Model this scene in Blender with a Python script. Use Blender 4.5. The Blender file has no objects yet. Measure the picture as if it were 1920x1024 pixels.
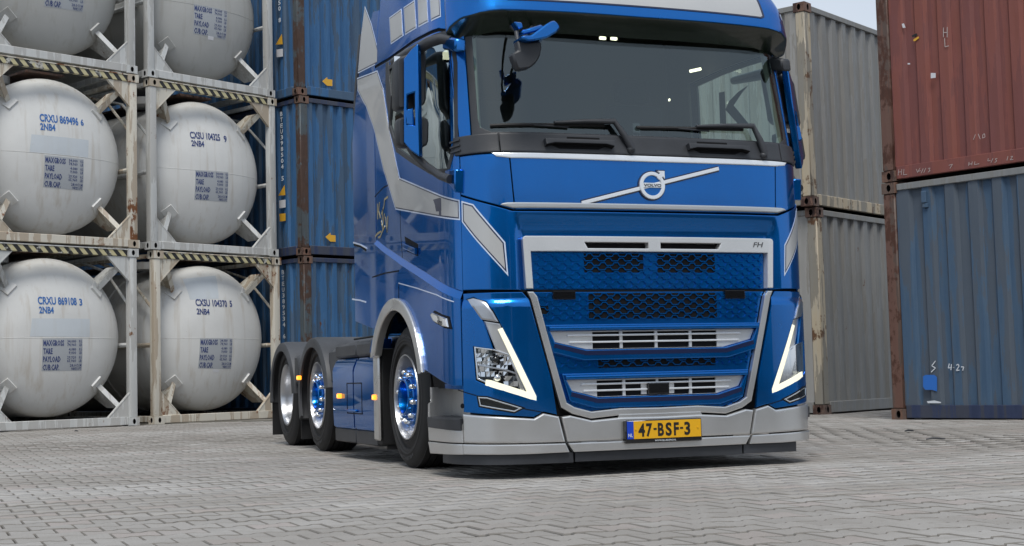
import bpy, bmesh, math, random
import numpy as np
from mathutils.geometry import delaunay_2d_cdt
from mathutils import Vector, Matrix
from mathutils.bvhtree import BVHTree

R = math.radians
PI = math.pi
random.seed(7)
scene = bpy.context.scene
C = scene.collection

# ------------------------------------------------------------------ camera
CAM_F, CAM_YAW, CAM_PITCH, CAM_ROLL = 2670.3, -0.3593, 0.0725, -0.0254
CAM_POS = Vector((-4.05, -8.243, 0.6253))
_f = Vector((-math.sin(CAM_YAW)*math.cos(CAM_PITCH), math.cos(CAM_YAW)*math.cos(CAM_PITCH), math.sin(CAM_PITCH)))
_r = Vector((math.cos(CAM_YAW), math.sin(CAM_YAW), 0))
_u = _r.cross(_f)
_c, _s = math.cos(CAM_ROLL), math.sin(CAM_ROLL)
CR, CU = _c*_r + _s*_u, -_s*_r + _c*_u
cam = bpy.data.cameras.new('camera')
cam.sensor_width = 36.0
cam.lens = CAM_F/1920*36
cam.clip_start = 0.05
cam.clip_end = 2000
cam_o = bpy.data.objects.new('camera', cam)
C.objects.link(cam_o)
cam_o.matrix_world = Matrix(((CR.x, CU.x, -_f.x, CAM_POS.x), (CR.y, CU.y, -_f.y, CAM_POS.y),
                             (CR.z, CU.z, -_f.z, CAM_POS.z), (0, 0, 0, 1)))
scene.camera = cam_o

# ------------------------------------------------------------------ world + sun + exposure
SUN_EL, SUN_AZ = R(60), R(203)      # azimuth measured clockwise from +Y (north)
world = bpy.data.worlds.new('World')
scene.world = world
world.use_nodes = True
wn = world.node_tree.nodes; wl = world.node_tree.links
wn.clear()
w_out = wn.new('ShaderNodeOutputWorld'); w_bg = wn.new('ShaderNodeBackground')
sky = wn.new('ShaderNodeTexSky'); sky.sky_type = 'NISHITA'; sky.sun_disc = False
sky.sun_elevation = SUN_EL; sky.sun_rotation = SUN_AZ
sky.air_density = 1.0; sky.dust_density = 3.0; sky.ozone_density = 1.0
w_tc = wn.new('ShaderNodeTexCoord'); w_map = wn.new('ShaderNodeMapping')
w_map.inputs['Scale'].default_value = (1.0, 1.0, 2.4)
w_noise = wn.new('ShaderNodeTexNoise'); w_noise.inputs['Scale'].default_value = 1.6
w_noise.inputs['Detail'].default_value = 5
w_ramp = wn.new('ShaderNodeValToRGB')
w_ramp.color_ramp.elements[0].position = 0.32; w_ramp.color_ramp.elements[0].color = (3.7, 4.35, 5.3, 1)
w_ramp.color_ramp.elements[1].position = 0.70; w_ramp.color_ramp.elements[1].color = (4.9, 5.35, 5.95, 1)
w_mix = wn.new('ShaderNodeMixRGB'); w_mix.inputs[0].default_value = 0.86
wl.new(w_tc.outputs['Generated'], w_map.inputs[0]); wl.new(w_map.outputs[0], w_noise.inputs[0])
wl.new(w_noise.outputs['Fac'], w_ramp.inputs[0])
wl.new(sky.outputs[0], w_mix.inputs[1]); wl.new(w_ramp.outputs[0], w_mix.inputs[2])
wl.new(w_mix.outputs[0], w_bg.inputs[0]); wl.new(w_bg.outputs[0], w_out.inputs[0])
w_bg.inputs[1].default_value = 0.085
sun = bpy.data.lights.new('sun', 'SUN'); sun.energy = 1.5; sun.angle = R(22); sun.color = (1.0, 0.97, 0.92)
sun_o = bpy.data.objects.new('sun', sun); C.objects.link(sun_o)
_sd = Vector((math.sin(SUN_AZ)*math.cos(SUN_EL), math.cos(SUN_AZ)*math.cos(SUN_EL), math.sin(SUN_EL)))
sun_o.rotation_euler = _sd.to_track_quat('Z', 'Y').to_euler()
scene.view_settings.view_transform = 'Standard'
scene.view_settings.look = 'None'
scene.view_settings.gamma = 1
scene.view_settings.use_curve_mapping = False
scene.view_settings.exposure = 0.80

# ------------------------------------------------------------------ materials
def nodes(m):
    m.use_nodes = True
    return m.node_tree.nodes, m.node_tree.links, m.node_tree.nodes['Principled BSDF']
def mat(name, col, rough=0.5, metal=0.0, coat=0.0, coat_r=0.03, emit=None, estr=0, spec=0.5):
    m = bpy.data.materials.new(name); n, l, b = nodes(m)
    b.inputs['Base Color'].default_value = (*col, 1); b.inputs['Roughness'].default_value = rough
    b.inputs['Metallic'].default_value = metal; b.inputs['Coat Weight'].default_value = coat
    b.inputs['Coat Roughness'].default_value = coat_r; b.inputs['Specular IOR Level'].default_value = spec
    if emit: b.inputs['Emission Color'].default_value = (*emit, 1); b.inputs['Emission Strength'].default_value = estr
    return m
def noise(n, l, scale, detail=4, rough=0.55, vec=None, sc=None, coord='Object', rnd=False):
    tc = n.new('ShaderNodeTexCoord'); src = tc.outputs[coord]
    if rnd:
        oi = n.new('ShaderNodeObjectInfo'); mu = n.new('ShaderNodeVectorMath'); mu.operation = 'SCALE'
        cb = n.new('ShaderNodeCombineXYZ')
        for i in range(3): l.new(oi.outputs['Random'], cb.inputs[i])
        l.new(cb.outputs[0], mu.inputs[0]); mu.inputs['Scale'].default_value = 57.0
        ad = n.new('ShaderNodeVectorMath'); l.new(src, ad.inputs[0]); l.new(mu.outputs[0], ad.inputs[1]); src = ad.outputs[0]
    mp = n.new('ShaderNodeMapping'); l.new(src, mp.inputs[0])
    if sc: mp.inputs['Scale'].default_value = sc
    t = n.new('ShaderNodeTexNoise'); t.inputs['Scale'].default_value = scale; t.inputs['Detail'].default_value = detail
    t.inputs['Roughness'].default_value = rough
    l.new(mp.outputs[0], t.inputs[0])
    return t.outputs['Fac']
def ramp(n, l, fac, p0, p1, c0=(0, 0, 0), c1=(1, 1, 1)):
    r = n.new('ShaderNodeValToRGB'); l.new(fac, r.inputs[0])
    r.color_ramp.elements[0].position = p0; r.color_ramp.elements[0].color = (*c0, 1)
    r.color_ramp.elements[1].position = p1; r.color_ramp.elements[1].color = (*c1, 1)
    return r.outputs[0]
def mixc(n, l, fac, a, b, mode='MIX'):
    m = n.new('ShaderNodeMixRGB'); m.blend_type = mode
    for i, v in enumerate((fac, a, b)):
        if isinstance(v, (int, float)): m.inputs[i].default_value = v
        elif isinstance(v, tuple): m.inputs[i].default_value = (*v, 1)
        else: l.new(v, m.inputs[i])
    return m.outputs[0]
def bump(n, l, b, fac, strength, dist=0.01):
    bp = n.new('ShaderNodeBump'); bp.inputs['Strength'].default_value = strength; bp.inputs['Distance'].default_value = dist
    l.new(fac, bp.inputs['Height']); l.new(bp.outputs[0], b.inputs['Normal'])
def car_paint(name, col, metal, rough, coat=1.0, flake=0.12):
    m = mat(name, col, rough, metal, coat, 0.025); n, l, b = nodes(m)
    f = noise(n, l, 900, 2); lo = tuple(c*(1-flake) for c in col); hi = tuple(min(1, c*(1+flake)) for c in col)
    l.new(ramp(n, l, f, 0.3, 0.7, lo, hi), b.inputs['Base Color'])
    dirt = noise(n, l, 3, 5)
    l.new(ramp(n, l, dirt, 0.3, 0.75, (rough*0.85,)*3, (rough*1.3,)*3), b.inputs['Roughness'])
    return m
M = {}
M['blue'] = car_paint('blue_metallic_paint', (0.001, 0.135, 0.46), 0.86, 0.22, 0.7)
M['blue'].node_tree.nodes['Principled BSDF'].inputs['Specular Tint'].default_value = (0.12, 0.50, 0.85, 1)
M['silver'] = car_paint('silver_metallic_paint', (0.62, 0.62, 0.61), 0.85, 0.30, 0.7)
M['frame_silver'] = car_paint('light_silver_paint', (0.74, 0.75, 0.75), 0.55, 0.32, 0.7)
M['decal'] = car_paint('silver_grey_film', (0.50, 0.50, 0.49), 0.35, 0.40, 0.5, 0.05)
M['pin'] = mat('light_pinstripe', (0.62, 0.70, 0.85), 0.35, 0.1, 0.5)
M['pindark'] = mat('dark_pinstripe', (0.004, 0.010, 0.05), 0.3, 0, 0.5)
M['white_trim'] = mat('bright_satin_trim', (0.80, 0.82, 0.84), 0.25, 0.45, 0.5)
M['black'] = mat('black_gap', (0.004, 0.004, 0.005), 0.7, spec=0.2)
M['gloss_black'] = mat('gloss_black', (0.006, 0.006, 0.007), 0.12, 0, 0.6)
def plastic(name, c, r=0.5, lift=0.008):
    m = mat(name, c, r); n, l, b = nodes(m)
    f = noise(n, l, 160, 3); bump(n, l, b, f, 0.25, 0.002)
    g = noise(n, l, 2.5, 4); l.new(mixc(n, l, ramp(n, l, g, 0.35, 0.75), c, tuple(x*1.7+lift for x in c)), b.inputs['Base Color'])
    return m
M['plastic'] = plastic('black_grained_plastic', (0.020, 0.022, 0.026), 0.48)
M['fender'] = plastic('grey_mudguard_plastic', (0.034, 0.036, 0.040), 0.55)
M['rubber'] = plastic('tyre_rubber', (0.0055, 0.0055, 0.006), 0.66, .002)
M['chrome'] = mat('chrome', (0.85, 0.86, 0.87), 0.07, 1.0)
M['alu'] = mat('polished_aluminium', (0.55, 0.56, 0.58), 0.30, 1.0)
M['drl'] = mat('daytime_running_light', (0.25, 0.25, 0.20), 0.3, emit=(1.0, 0.96, 0.74), estr=0.56)
M['amber'] = mat('amber_marker_lens', (0.9, 0.30, 0.02), 0.2, 0, 0.5, emit=(1.0, 0.30, 0.02), estr=1.3)
M['amber_core'] = mat('amber_marker_core', (1.0, 0.6, 0.1), 0.2, emit=(1.0, 0.62, 0.10), estr=1.6)
M['cablamp'] = mat('cab_ceiling_lamp', (1, 1, 0.9), 0.3, emit=(1.0, 0.90, 0.66), estr=1.6)
M['interior'] = mat('cab_lining', (0.085, 0.082, 0.075), 0.8)
M['pillar_in'] = mat('cab_pillar_lining', (0.20, 0.21, 0.18), 0.8)
M['seat'] = mat('seat_fabric', (0.02, 0.022, 0.026), 0.85)
M['gold'] = mat('gold_lettering', (0.42, 0.36, 0.20), 0.35, 0.5, 0.3)
M['ink_navy'] = mat('navy_stencil_ink', (0.035, 0.055, 0.17), 0.6)
M['ink_blue'] = mat('blue_stencil_ink', (0.03, 0.13, 0.38), 0.6)
M['ink_black'] = mat('black_ink', (0.006, 0.006, 0.006), 0.5)
M['white_ink'] = mat('white_ink', (0.62, 0.66, 0.70), 0.6)
M['chalk'] = mat('chalk_marks', (0.45, 0.38, 0.36), 0.9)
M['plate_yellow'] = mat('yellow_plate', (0.72, 0.38, 0.008), 0.35)
M['plate_blue'] = mat('plate_blue_band', (0.006, 0.05, 0.45), 0.35)
M['sticker_white'] = mat('white_sticker', (0.62, 0.62, 0.64), 0.5)
M['sticker_yellow'] = mat('yellow_sticker', (0.66, 0.36, 0.03), 0.5)
M['sticker_blue'] = mat('blue_paint_patch', (0.02, 0.14, 0.50), 0.5)
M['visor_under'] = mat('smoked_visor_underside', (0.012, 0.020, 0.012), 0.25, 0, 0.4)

def glass(name, tint, refl=0.08, dark=0.0):
    m = bpy.data.materials.new(name); m.use_nodes = True
    n, l = m.node_tree.nodes, m.node_tree.links; n.clear()
    o = n.new('ShaderNodeOutputMaterial'); tr = n.new('ShaderNodeBsdfTransparent'); tr.inputs[0].default_value = (*tint, 1)
    gl = n.new('ShaderNodeBsdfGlossy'); gl.inputs['Roughness'].default_value = 0.01; gl.inputs[0].default_value = (0.86, 0.98, 1, 1)
    lw = n.new('ShaderNodeLayerWeight'); lw.inputs[0].default_value = 0.5
    pw = n.new('ShaderNodeMath'); pw.operation = 'POWER'; pw.inputs[1].default_value = 5.0; l.new(lw.outputs['Facing'], pw.inputs[0])
    ad = n.new('ShaderNodeMath'); ad.operation = 'MULTIPLY_ADD'; ad.use_clamp = True; l.new(pw.outputs[0], ad.inputs[0])
    ad.inputs[1].default_value = 0.9-refl; ad.inputs[2].default_value = refl
    mx = n.new('ShaderNodeMixShader')
    l.new(ad.outputs[0], mx.inputs[0])
    l.new(tr.outputs[0], mx.inputs[1]); l.new(gl.outputs[0], mx.inputs[2]); l.new(mx.outputs[0], o.inputs[0])
    return m
M['windshield'] = glass('windscreen_glass', (0.70, 0.82, 0.78), 0.105)
M['side_glass'] = glass('side_window_glass', (0.30, 0.36, 0.34), 0.42)
M['side_glass_clear'] = glass('far_side_window_glass', (0.80, 0.90, 0.86), 0.05)
M['lens'] = glass('clear_lamp_lens', (0.96, 0.97, 0.98), 0.05)

def rusty(name, base, rust=(0.16, 0.06, 0.025), amount=0.52, streak=1.0, fade=None, rough=0.6, dirt=(0.05, 0.05, 0.045), dirt_amt=0.5):
    """painted steel with vertical streaks, rust bloom and grime"""
    m = mat(name, base, rough); n, l, b = nodes(m)
    s1 = noise(n, l, 5.0, 6, 0.6, sc=(1.6, 1.6, 0.14), rnd=True)
    s2 = noise(n, l, 2.6, 8, 0.68, rnd=True)
    s3 = noise(n, l, 26, 5, 0.6, sc=(1, 1, 0.35), rnd=True)
    col = mixc(n, l, ramp(n, l, s1, 0.38, 0.66), base, fade or tuple(min(1, c*1.25+0.015) for c in base))
    d = n.new('ShaderNodeMath'); d.operation = 'MULTIPLY'; l.new(ramp(n, l, s1, 0.50, 0.36), d.inputs[0]); d.inputs[1].default_value = dirt_amt
    col = mixc(n, l, d.outputs[0], col, dirt)
    a = n.new('ShaderNodeMath'); a.operation = 'ADD'; l.new(s2, a.inputs[0])
    mm = n.new('ShaderNodeMath'); mm.operation = 'MULTIPLY'; l.new(s3, mm.inputs[0]); mm.inputs[1].default_value = 0.35; l.new(mm.outputs[0], a.inputs[1])
    rm = ramp(n, l, a.outputs[0], amount+0.25, amount+0.31)
    col = mixc(n, l, rm, col, mixc(n, l, s3, rust, tuple(x*0.35 for x in rust)))
    l.new(col, b.inputs['Base Color'])
    l.new(ramp(n, l, s2, 0.3, 0.7, (rough*0.85,)*3, (min(1, rough*1.3),)*3), b.inputs['Roughness'])
    bump(n, l, b, a.outputs[0], 0.25, 0.006)
    return m
M['c_blue'] = rusty('blue_container_paint', (0.024, 0.098, 0.23), amount=0.60, fade=(0.05, 0.14, 0.27))
M['c_blue_post'] = rusty('rusted_blue_post', (0.055, 0.075, 0.09), (0.085, 0.045, 0.03), amount=0.36)
M['c_blue2'] = rusty('faded_blue_container_paint', (0.042, 0.088, 0.155), amount=0.63, fade=(0.080, 0.125, 0.175), dirt=(0.075, 0.08, 0.09), dirt_amt=0.6)
M['c_blue_dark'] = rusty('dark_blue_rail', (0.018, 0.03, 0.075), amount=0.70)
M['c_red'] = rusty('red_brown_container_paint', (0.20, 0.062, 0.044), amount=0.64, fade=(0.22, 0.070, 0.062), dirt=(0.13, 0.045, 0.04))
M['c_post'] = rusty('rusty_brown_post', (0.125, 0.062, 0.045), (0.10, 0.035, 0.018), amount=0.42, fade=(0.15, 0.085, 0.06))
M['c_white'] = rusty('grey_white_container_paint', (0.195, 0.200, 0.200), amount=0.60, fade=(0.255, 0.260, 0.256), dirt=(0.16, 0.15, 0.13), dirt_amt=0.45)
M['c_white_lit'] = rusty('grey_white_container_paint_lit', (0.27, 0.265, 0.25), amount=0.62, fade=(0.33, 0.325, 0.31), dirt=(0.17, 0.15, 0.12), dirt_amt=0.5)  # same grey-white paint, with the light on the lit face in its colour
M['c_cream'] = rusty('peeling_cream_post', (0.43, 0.36, 0.25), (0.16, 0.075, 0.03), amount=0.47, fade=(0.40, 0.38, 0.33))
M['c_rust'] = rusty('rust_casting', (0.14, 0.075, 0.05), (0.07, 0.03, 0.02), amount=0.45)
M['t_frame'] = rusty('white_tank_frame_paint', (0.50, 0.51, 0.50), (0.25, 0.11, 0.04), amount=0.57, fade=(0.60, 0.60, 0.58), dirt=(0.22, 0.21, 0.19), dirt_amt=0.4)
M['t_frame_rust'] = rusty('rust_stained_tank_frame_paint', (0.56, 0.53, 0.46), (0.26, 0.10, 0.035), amount=0.53, fade=(0.62, 0.58, 0.48), dirt=(0.28, 0.20, 0.13), dirt_amt=0.6)
def tank_paint(name, base, stain):
    m = mat(name, base, 0.5); n, l, b = nodes(m)
    s1 = noise(n, l, 4.0, 6, 0.6, sc=(2.2, 2.2, 0.10), rnd=True); s2 = noise(n, l, 1.3, 6, 0.6, rnd=True); s3 = noise(n, l, 60, 4, rnd=True)
    col = mixc(n, l, ramp(n, l, s2, 0.3, 0.7), base, tuple(c*0.86 for c in base))
    k = n.new('ShaderNodeMath'); k.operation = 'MULTIPLY'; l.new(ramp(n, l, s1, 0.53, 0.74), k.inputs[0]); k.inputs[1].default_value = 0.65
    col = mixc(n, l, k.outputs[0], col, stain)
    col = mixc(n, l, ramp(n, l, s3, 0.70, 0.76), col, (0.30, 0.22, 0.16))
    l.new(col, b.inputs['Base Color']); bump(n, l, b, s3, 0.12, 0.002)
    return m
M['tank'] = tank_paint('white_tank_paint', (0.66, 0.66, 0.64), (0.44, 0.39, 0.32))
M['tank_grey'] = tank_paint('grey_white_tank_paint', (0.44, 0.44, 0.42), (0.30, 0.28, 0.24))
M['tank_patch'] = tank_paint('fresh_white_patch', (0.55, 0.59, 0.62), (0.50, 0.52, 0.52))
M['tank_plate'] = mat('grey_data_panel', (0.38, 0.40, 0.42), 0.5)
def hazard():
    m = mat('hazard_stripes', (0.6, 0.5, 0.1), 0.6); n, l, b = nodes(m)
    tc = n.new('ShaderNodeTexCoord'); sp = n.new('ShaderNodeSeparateXYZ'); l.new(tc.outputs['Object'], sp.inputs[0])
    a = n.new('ShaderNodeMath'); a.operation = 'SUBTRACT'; l.new(sp.outputs[0], a.inputs[0])
    z = n.new('ShaderNodeMath'); z.operation = 'MULTIPLY'; l.new(sp.outputs[2], z.inputs[0]); z.inputs[1].default_value = -0.9
    l.new(z.outputs[0], a.inputs[1])
    q = n.new('ShaderNodeMath'); q.operation = 'DIVIDE'; l.new(a.outputs[0], q.inputs[0]); q.inputs[1].default_value = 0.155
    fr = n.new('ShaderNodeMath'); fr.operation = 'FRACT'; l.new(q.outputs[0], fr.inputs[0])
    gt = n.new('ShaderNodeMath'); gt.operation = 'GREATER_THAN'; l.new(fr.outputs[0], gt.inputs[0]); gt.inputs[1].default_value = 0.5
    col = mixc(n, l, gt.outputs[0], (0.02, 0.02, 0.02), (0.50, 0.45, 0.26))
    w = noise(n, l, 7, 6, 0.65, rnd=True)
    col = mixc(n, l, ramp(n, l, w, 0.58, 0.63), col, mixc(n, l, ramp(n, l, w, 0.66, 0.68), (0.5, 0.49, 0.45), (0.16, 0.08, 0.04)))
    l.new(col, b.inputs['Base Color'])
    return m
M['hazard'] = hazard()

def paver_mat(name, use_attr):
    m = mat(name, (0.33, 0.32, 0.31), 0.85); n, l, b = nodes(m)
    if use_attr:
        at = n.new('ShaderNodeAttribute'); at.attribute_name = 'tint'; rnd = at.outputs['Fac']
    else:
        oi = n.new('ShaderNodeObjectInfo'); rnd = oi.outputs['Random']
    tc = n.new('ShaderNodeNewGeometry')
    def wn_(scale, det, sc=None):
        mp = n.new('ShaderNodeMapping'); l.new(tc.outputs['Position'], mp.inputs[0])
        if sc: mp.inputs['Scale'].default_value = sc
        t = n.new('ShaderNodeTexNoise'); t.inputs['Scale'].default_value = scale; t.inputs['Detail'].default_value = det; t.inputs['Roughness'].default_value = 0.62
        l.new(mp.outputs[0], t.inputs[0]); return t.outputs['Fac']
    base = ramp(n, l, rnd, 0.0, 1.0, (0.300, 0.288, 0.270), (0.365, 0.352, 0.333))
    warm = n.new('ShaderNodeMath'); warm.operation = 'FRACT'
    w7 = n.new('ShaderNodeMath'); w7.operation = 'MULTIPLY'; l.new(rnd, w7.inputs[0]); w7.inputs[1].default_value = 7.31; l.new(w7.outputs[0], warm.inputs[0])
    base = mixc(n, l, ramp(n, l, warm.outputs[0], 0.84, 0.9), base, (0.35, 0.315, 0.295))
    big = wn_(0.55, 6, (0.5, 1.3, 1)); med = wn_(1.9, 6, (1, 1.6, 1)); fine = wn_(150, 4); grit = wn_(28, 5)
    base = mixc(n, l, ramp(n, l, big, 0.42, 0.60), mixc(n, l, 0.50, base, (0.185, 0.165, 0.142)), base)
    base = mixc(n, l, ramp(n, l, med, 0.60, 0.36, (0, 0, 0), (0.42, 0.42, 0.42)), base, (0.20, 0.185, 0.165))
    base = mixc(n, l, ramp(n, l, med, 0.60, 0.75, (0, 0, 0), (0.5, 0.5, 0.5)), base, (0.46, 0.45, 0.43))
    base = mixc(n, l, ramp(n, l, grit, 0.66, 0.74, (0, 0, 0), (0.35, 0.35, 0.35)), base, (0.19, 0.18, 0.17))
    base = mixc(n, l, ramp(n, l, fine, 0.35, 0.65, (0.86,)*3, (1.1,)*3), (1, 1, 1), base) if False else base
    mu = n.new('ShaderNodeMixRGB'); mu.blend_type = 'MULTIPLY'; mu.inputs[0].default_value = 1
    l.new(base, mu.inputs[1]); l.new(ramp(n, l, fine, 0.3, 0.7, (0.82,)*3, (1.12,)*3), mu.inputs[2])
    l.new(mu.outputs[0], b.inputs['Base Color'])
    bump(n, l, b, fine, 0.5, 0.003)
    return m
M['paver'] = paver_mat('concrete_paver', False)
M['paver_field'] = paver_mat('concrete_paver_field', True)
def sand_mat():
    m = mat('joint_sand_ground', (0.1, 0.09, 0.075), 0.95); n, l, b = nodes(m)
    f = noise(n, l, 6, 8, 0.65); g = noise(n, l, 90, 4)
    c = mixc(n, l, ramp(n, l, f, 0.35, 0.7), (0.010, 0.009, 0.008), (0.05, 0.044, 0.036))
    l.new(c, b.inputs['Base Color']); bump(n, l, b, g, 0.4, 0.01)
    return m
M['sand'] = sand_mat()
M['joint_dirt_shade'] = mat('dirt_and_shade_in_paver_edges', (0.185, 0.172, 0.155), 0.95)  # edge dirt, darkened to put the shade of the joints into the colour
def far_mat():
    m = mat('worn_concrete_yard', (0.3, 0.29, 0.27), 0.9); n, l, b = nodes(m)
    f = noise(n, l, 0.5, 8, 0.6); g = noise(n, l, 3.5, 6, 0.6); h = noise(n, l, 40, 4)
    c = mixc(n, l, ramp(n, l, f, 0.35, 0.7), (0.24, 0.225, 0.20), (0.36, 0.345, 0.315))
    c = mixc(n, l, ramp(n, l, g, 0.62, 0.72), c, (0.42, 0.37, 0.29))
    c = mixc(n, l, ramp(n, l, g, 0.40, 0.32), c, (0.13, 0.12, 0.10))
    l.new(c, b.inputs['Base Color']); bump(n, l, b, h, 0.4, 0.01)
    return m
M['far'] = far_mat()

# ------------------------------------------------------------------ object helpers
def link(o, parent=None):
    C.objects.link(o)
    if parent is not None: o.parent = parent
    return o
def empty(name, loc=(0, 0, 0), rz=0.0):
    o = bpy.data.objects.new(name, None); o.location = loc; o.rotation_euler = (0, 0, rz); o.empty_display_size = 0.3
    C.objects.link(o); return o
def tag(o, label=None, cat=None, group=None, kind=None):
    if label: o['label'] = label
    if cat: o['category'] = cat
    if group: o['group'] = group
    if kind: o['kind'] = kind
    return o
def obj(name, bm, m, parent=None, smooth=None):
    me = bpy.data.meshes.new(name)
    bm.to_mesh(me); bm.free()
    for x in (m if isinstance(m, (list, tuple)) else [m]): me.materials.append(x)
    if smooth is not None:
        for p in me.polygons: p.use_smooth = True
        me.set_sharp_from_angle(angle=R(smooth))
    return link(bpy.data.objects.new(name, me), parent)
def add_box(bm, lo, hi, mtx=None, bev=0.0, seg=1, mi=0):
    vs = [bm.verts.new((x, y, z)) for x in (lo[0], hi[0]) for y in (lo[1], hi[1]) for z in (lo[2], hi[2])]
    fs = [bm.faces.new([vs[i] for i in q]) for q in ((0, 1, 3, 2), (4, 6, 7, 5), (0, 4, 5, 1), (2, 3, 7, 6), (0, 2, 6, 4), (1, 5, 7, 3))]
    for f in fs: f.material_index = mi
    if bev > 0:
        es = list({e for f in fs for e in f.edges})
        r = bmesh.ops.bevel(bm, geom=es, offset=bev, segments=seg, affect='EDGES', profile=0.6, clamp_overlap=True)
        vs = list({v for f in r['faces'] for v in f.verts} | {v for v in vs if v.is_valid})
        for f in r['faces']: f.material_index = mi
    if mtx is not None: bmesh.ops.transform(bm, matrix=mtx, verts=vs)
    return vs
def box(name, lo, hi, m, parent=None, bev=0.0, mtx=None, seg=1):
    bm = bmesh.new(); add_box(bm, lo, hi, mtx, bev, seg); return obj(name, bm, m, parent, 40 if bev else None)
def add_beam(bm, a, b, w, h, up=Vector((0, 0, 1)), bev=0.0):
    a, b = Vector(a), Vector(b); d = b-a; L = d.length; d = d/L
    x = d.cross(up); x.normalize(); u = x.cross(d)
    mt = Matrix(((x.x, d.x, u.x, a.x), (x.y, d.y, u.y, a.y), (x.z, d.z, u.z, a.z), (0, 0, 0, 1)))
    return add_box(bm, (-w/2, 0, -h/2), (w/2, L, h/2), mt, bev)
def add_tube(bm, pts, r, n=8, cap=True):
    pts = [Vector(p) for p in pts]; rings = []
    prev = None
    for i, p in enumerate(pts):
        d = (pts[min(i+1, len(pts)-1)]-pts[max(i-1, 0)]).normalized()
        ref = Vector((0, 0, 1)) if abs(d.z) < 0.9 else Vector((1, 0, 0))
        x = d.cross(ref).normalized() if prev is None else (prev - d*prev.dot(d)).normalized()
        prev = x; y = d.cross(x); rr = r[i] if isinstance(r, (list, tuple)) else r
        rings.append([bm.verts.new(p + rr*(math.cos(2*PI*k/n)*x + math.sin(2*PI*k/n)*y)) for k in range(n)])
    for a, b in zip(rings, rings[1:]):
        for k in range(n): bm.faces.new((a[k], a[(k+1) % n], b[(k+1) % n], b[k]))
    if cap: bm.faces.new(rings[0][::-1]); bm.faces.new(rings[-1])
def add_lathe(bm, prof, n, org, axis='x', sgn=1, closed=False):
    """prof: list of (t along axis, radius)"""
    rings = []
    for t, r in prof:
        ring = []
        for k in range(n):
            a = 2*PI*k/n; c, s = r*math.cos(a), r*math.sin(a)
            v = (sgn*t, c, s) if axis == 'x' else ((c, t, s) if axis == 'y' else (c, s, t))
            ring.append(bm.verts.new(Vector(v)+Vector(org)))
        rings.append(ring)
    for a, b in zip(rings, rings[1:]):
        for k in range(n): bm.faces.new((a[k], a[(k+1) % n], b[(k+1) % n], b[k]))
    if closed:
        if prof[0][1] > 1e-6: bm.faces.new(rings[0][::-1])
        if prof[-1][1] > 1e-6: bm.faces.new(rings[-1])
    bmesh.ops.recalc_face_normals(bm, faces=bm.faces)
def add_prism(bm, pts, d0, d1, axis='y', bev=0.0):
    """extrude a 2D polygon along an axis. axis y: pts are (x,z)"""
    def P(p, d): return (p[0], d, p[1]) if axis == 'y' else ((d, p[0], p[1]) if axis == 'x' else (p[0], p[1], d))
    a = [bm.verts.new(P(p, d0)) for p in pts]; b = [bm.verts.new(P(p, d1)) for p in pts]
    fs = [bm.faces.new(a), bm.faces.new(b[::-1])]; n = len(pts)
    for i in range(n): fs.append(bm.faces.new((a[i], b[i], b[(i+1) % n], a[(i+1) % n])))
    bmesh.ops.recalc_face_normals(bm, faces=fs)
    if bev: bmesh.ops.bevel(bm, geom=list({e for f in fs for e in f.edges}), offset=bev, segments=1, affect='EDGES', clamp_overlap=True)
_tcache = {}
def text_geo(s, size=1.0, bold=0.0, res=2, shear=0.0, spacing=1.0):
    key = (s, bold, res, shear, spacing)
    if key not in _tcache:
        cu = bpy.data.curves.new('t', 'FONT'); cu.body = s; cu.size = 1; cu.offset = bold; cu.resolution_u = res
        cu.shear = shear; cu.space_character = spacing; cu.align_x = 'LEFT'
        o = bpy.data.objects.new('t', cu); C.objects.link(o)
        dg = bpy.context.evaluated_depsgraph_get(); me = bpy.data.meshes.new_from_object(o.evaluated_get(dg))
        vs = [(v.co.x, v.co.y) for v in me.vertices]; fs = [tuple(p.vertices) for p in me.polygons]
        bpy.data.objects.remove(o); bpy.data.meshes.remove(me); bpy.data.curves.remove(cu)
        x0 = min(v[0] for v in vs); vs = [(v[0]-x0, v[1]) for v in vs]
        _tcache[key] = (vs, fs)
    vs, fs = _tcache[key]
    return [(x*size, y*size) for x, y in vs], fs
def add_text(bm, s, fn, height, width=None, bold=0.0, res=2, shear=0.0, spacing=1.0, vstack=False):
    """fn maps (u,v) metres to a 3D point; capital height = height; squeezed to width if given"""
    vs, fs = text_geo(s, 1.0, bold, res, shear, spacing)
    h0 = 0.70; w0 = max(v[0] for v in vs); sy = height/h0; sx = (width/w0) if width else sy
    vv = [bm.verts.new(fn(x*sx, y*sy)) for x, y in vs]
    for f in fs:
        try: bm.faces.new([vv[i] for i in f])
        except ValueError: pass

# ================================================================== CAB SURFACE
BASE = [(0, -.035), (.3, -.0335), (.6, -.026), (.8, -.014), (.92, .002), (1.0, .022), (1.06, .048), (1.12, .09), (1.17, .15), (1.205, .215), (1.232, .3), (1.246, .4), (1.25, .5), (1.25, 2.8)]
def _dense(pts, n=12):
    out = []
    P = [pts[0]] + pts + [pts[-1]]
    for i in range(1, len(P)-2):
        p0, p1, p2, p3 = (np.array(P[i+k]) for k in (-1, 0, 1, 2))
        if i == 1: p0 = np.array((-P[2][0], P[2][1]))
        if i >= len(P)-4: seg = [p1+(p2-p1)*t for t in np.linspace(0, 1, n, endpoint=False)]
        else:
            seg = [0.5*((2*p1)+(-p0+p2)*t+(2*p0-5*p1+4*p2-p3)*t*t+(-p0+3*p1-3*p2+p3)*t**3) for t in np.linspace(0, 1, n, endpoint=False)]
        out += [tuple(q) for q in seg]
    out.append(pts[-1]); return np.array(out)
_BC = _dense(BASE); _BS = np.concatenate([[0], np.cumsum(np.hypot(*np.diff(_BC, axis=0).T))])
_smooth_pad = _BS[-1]
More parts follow.
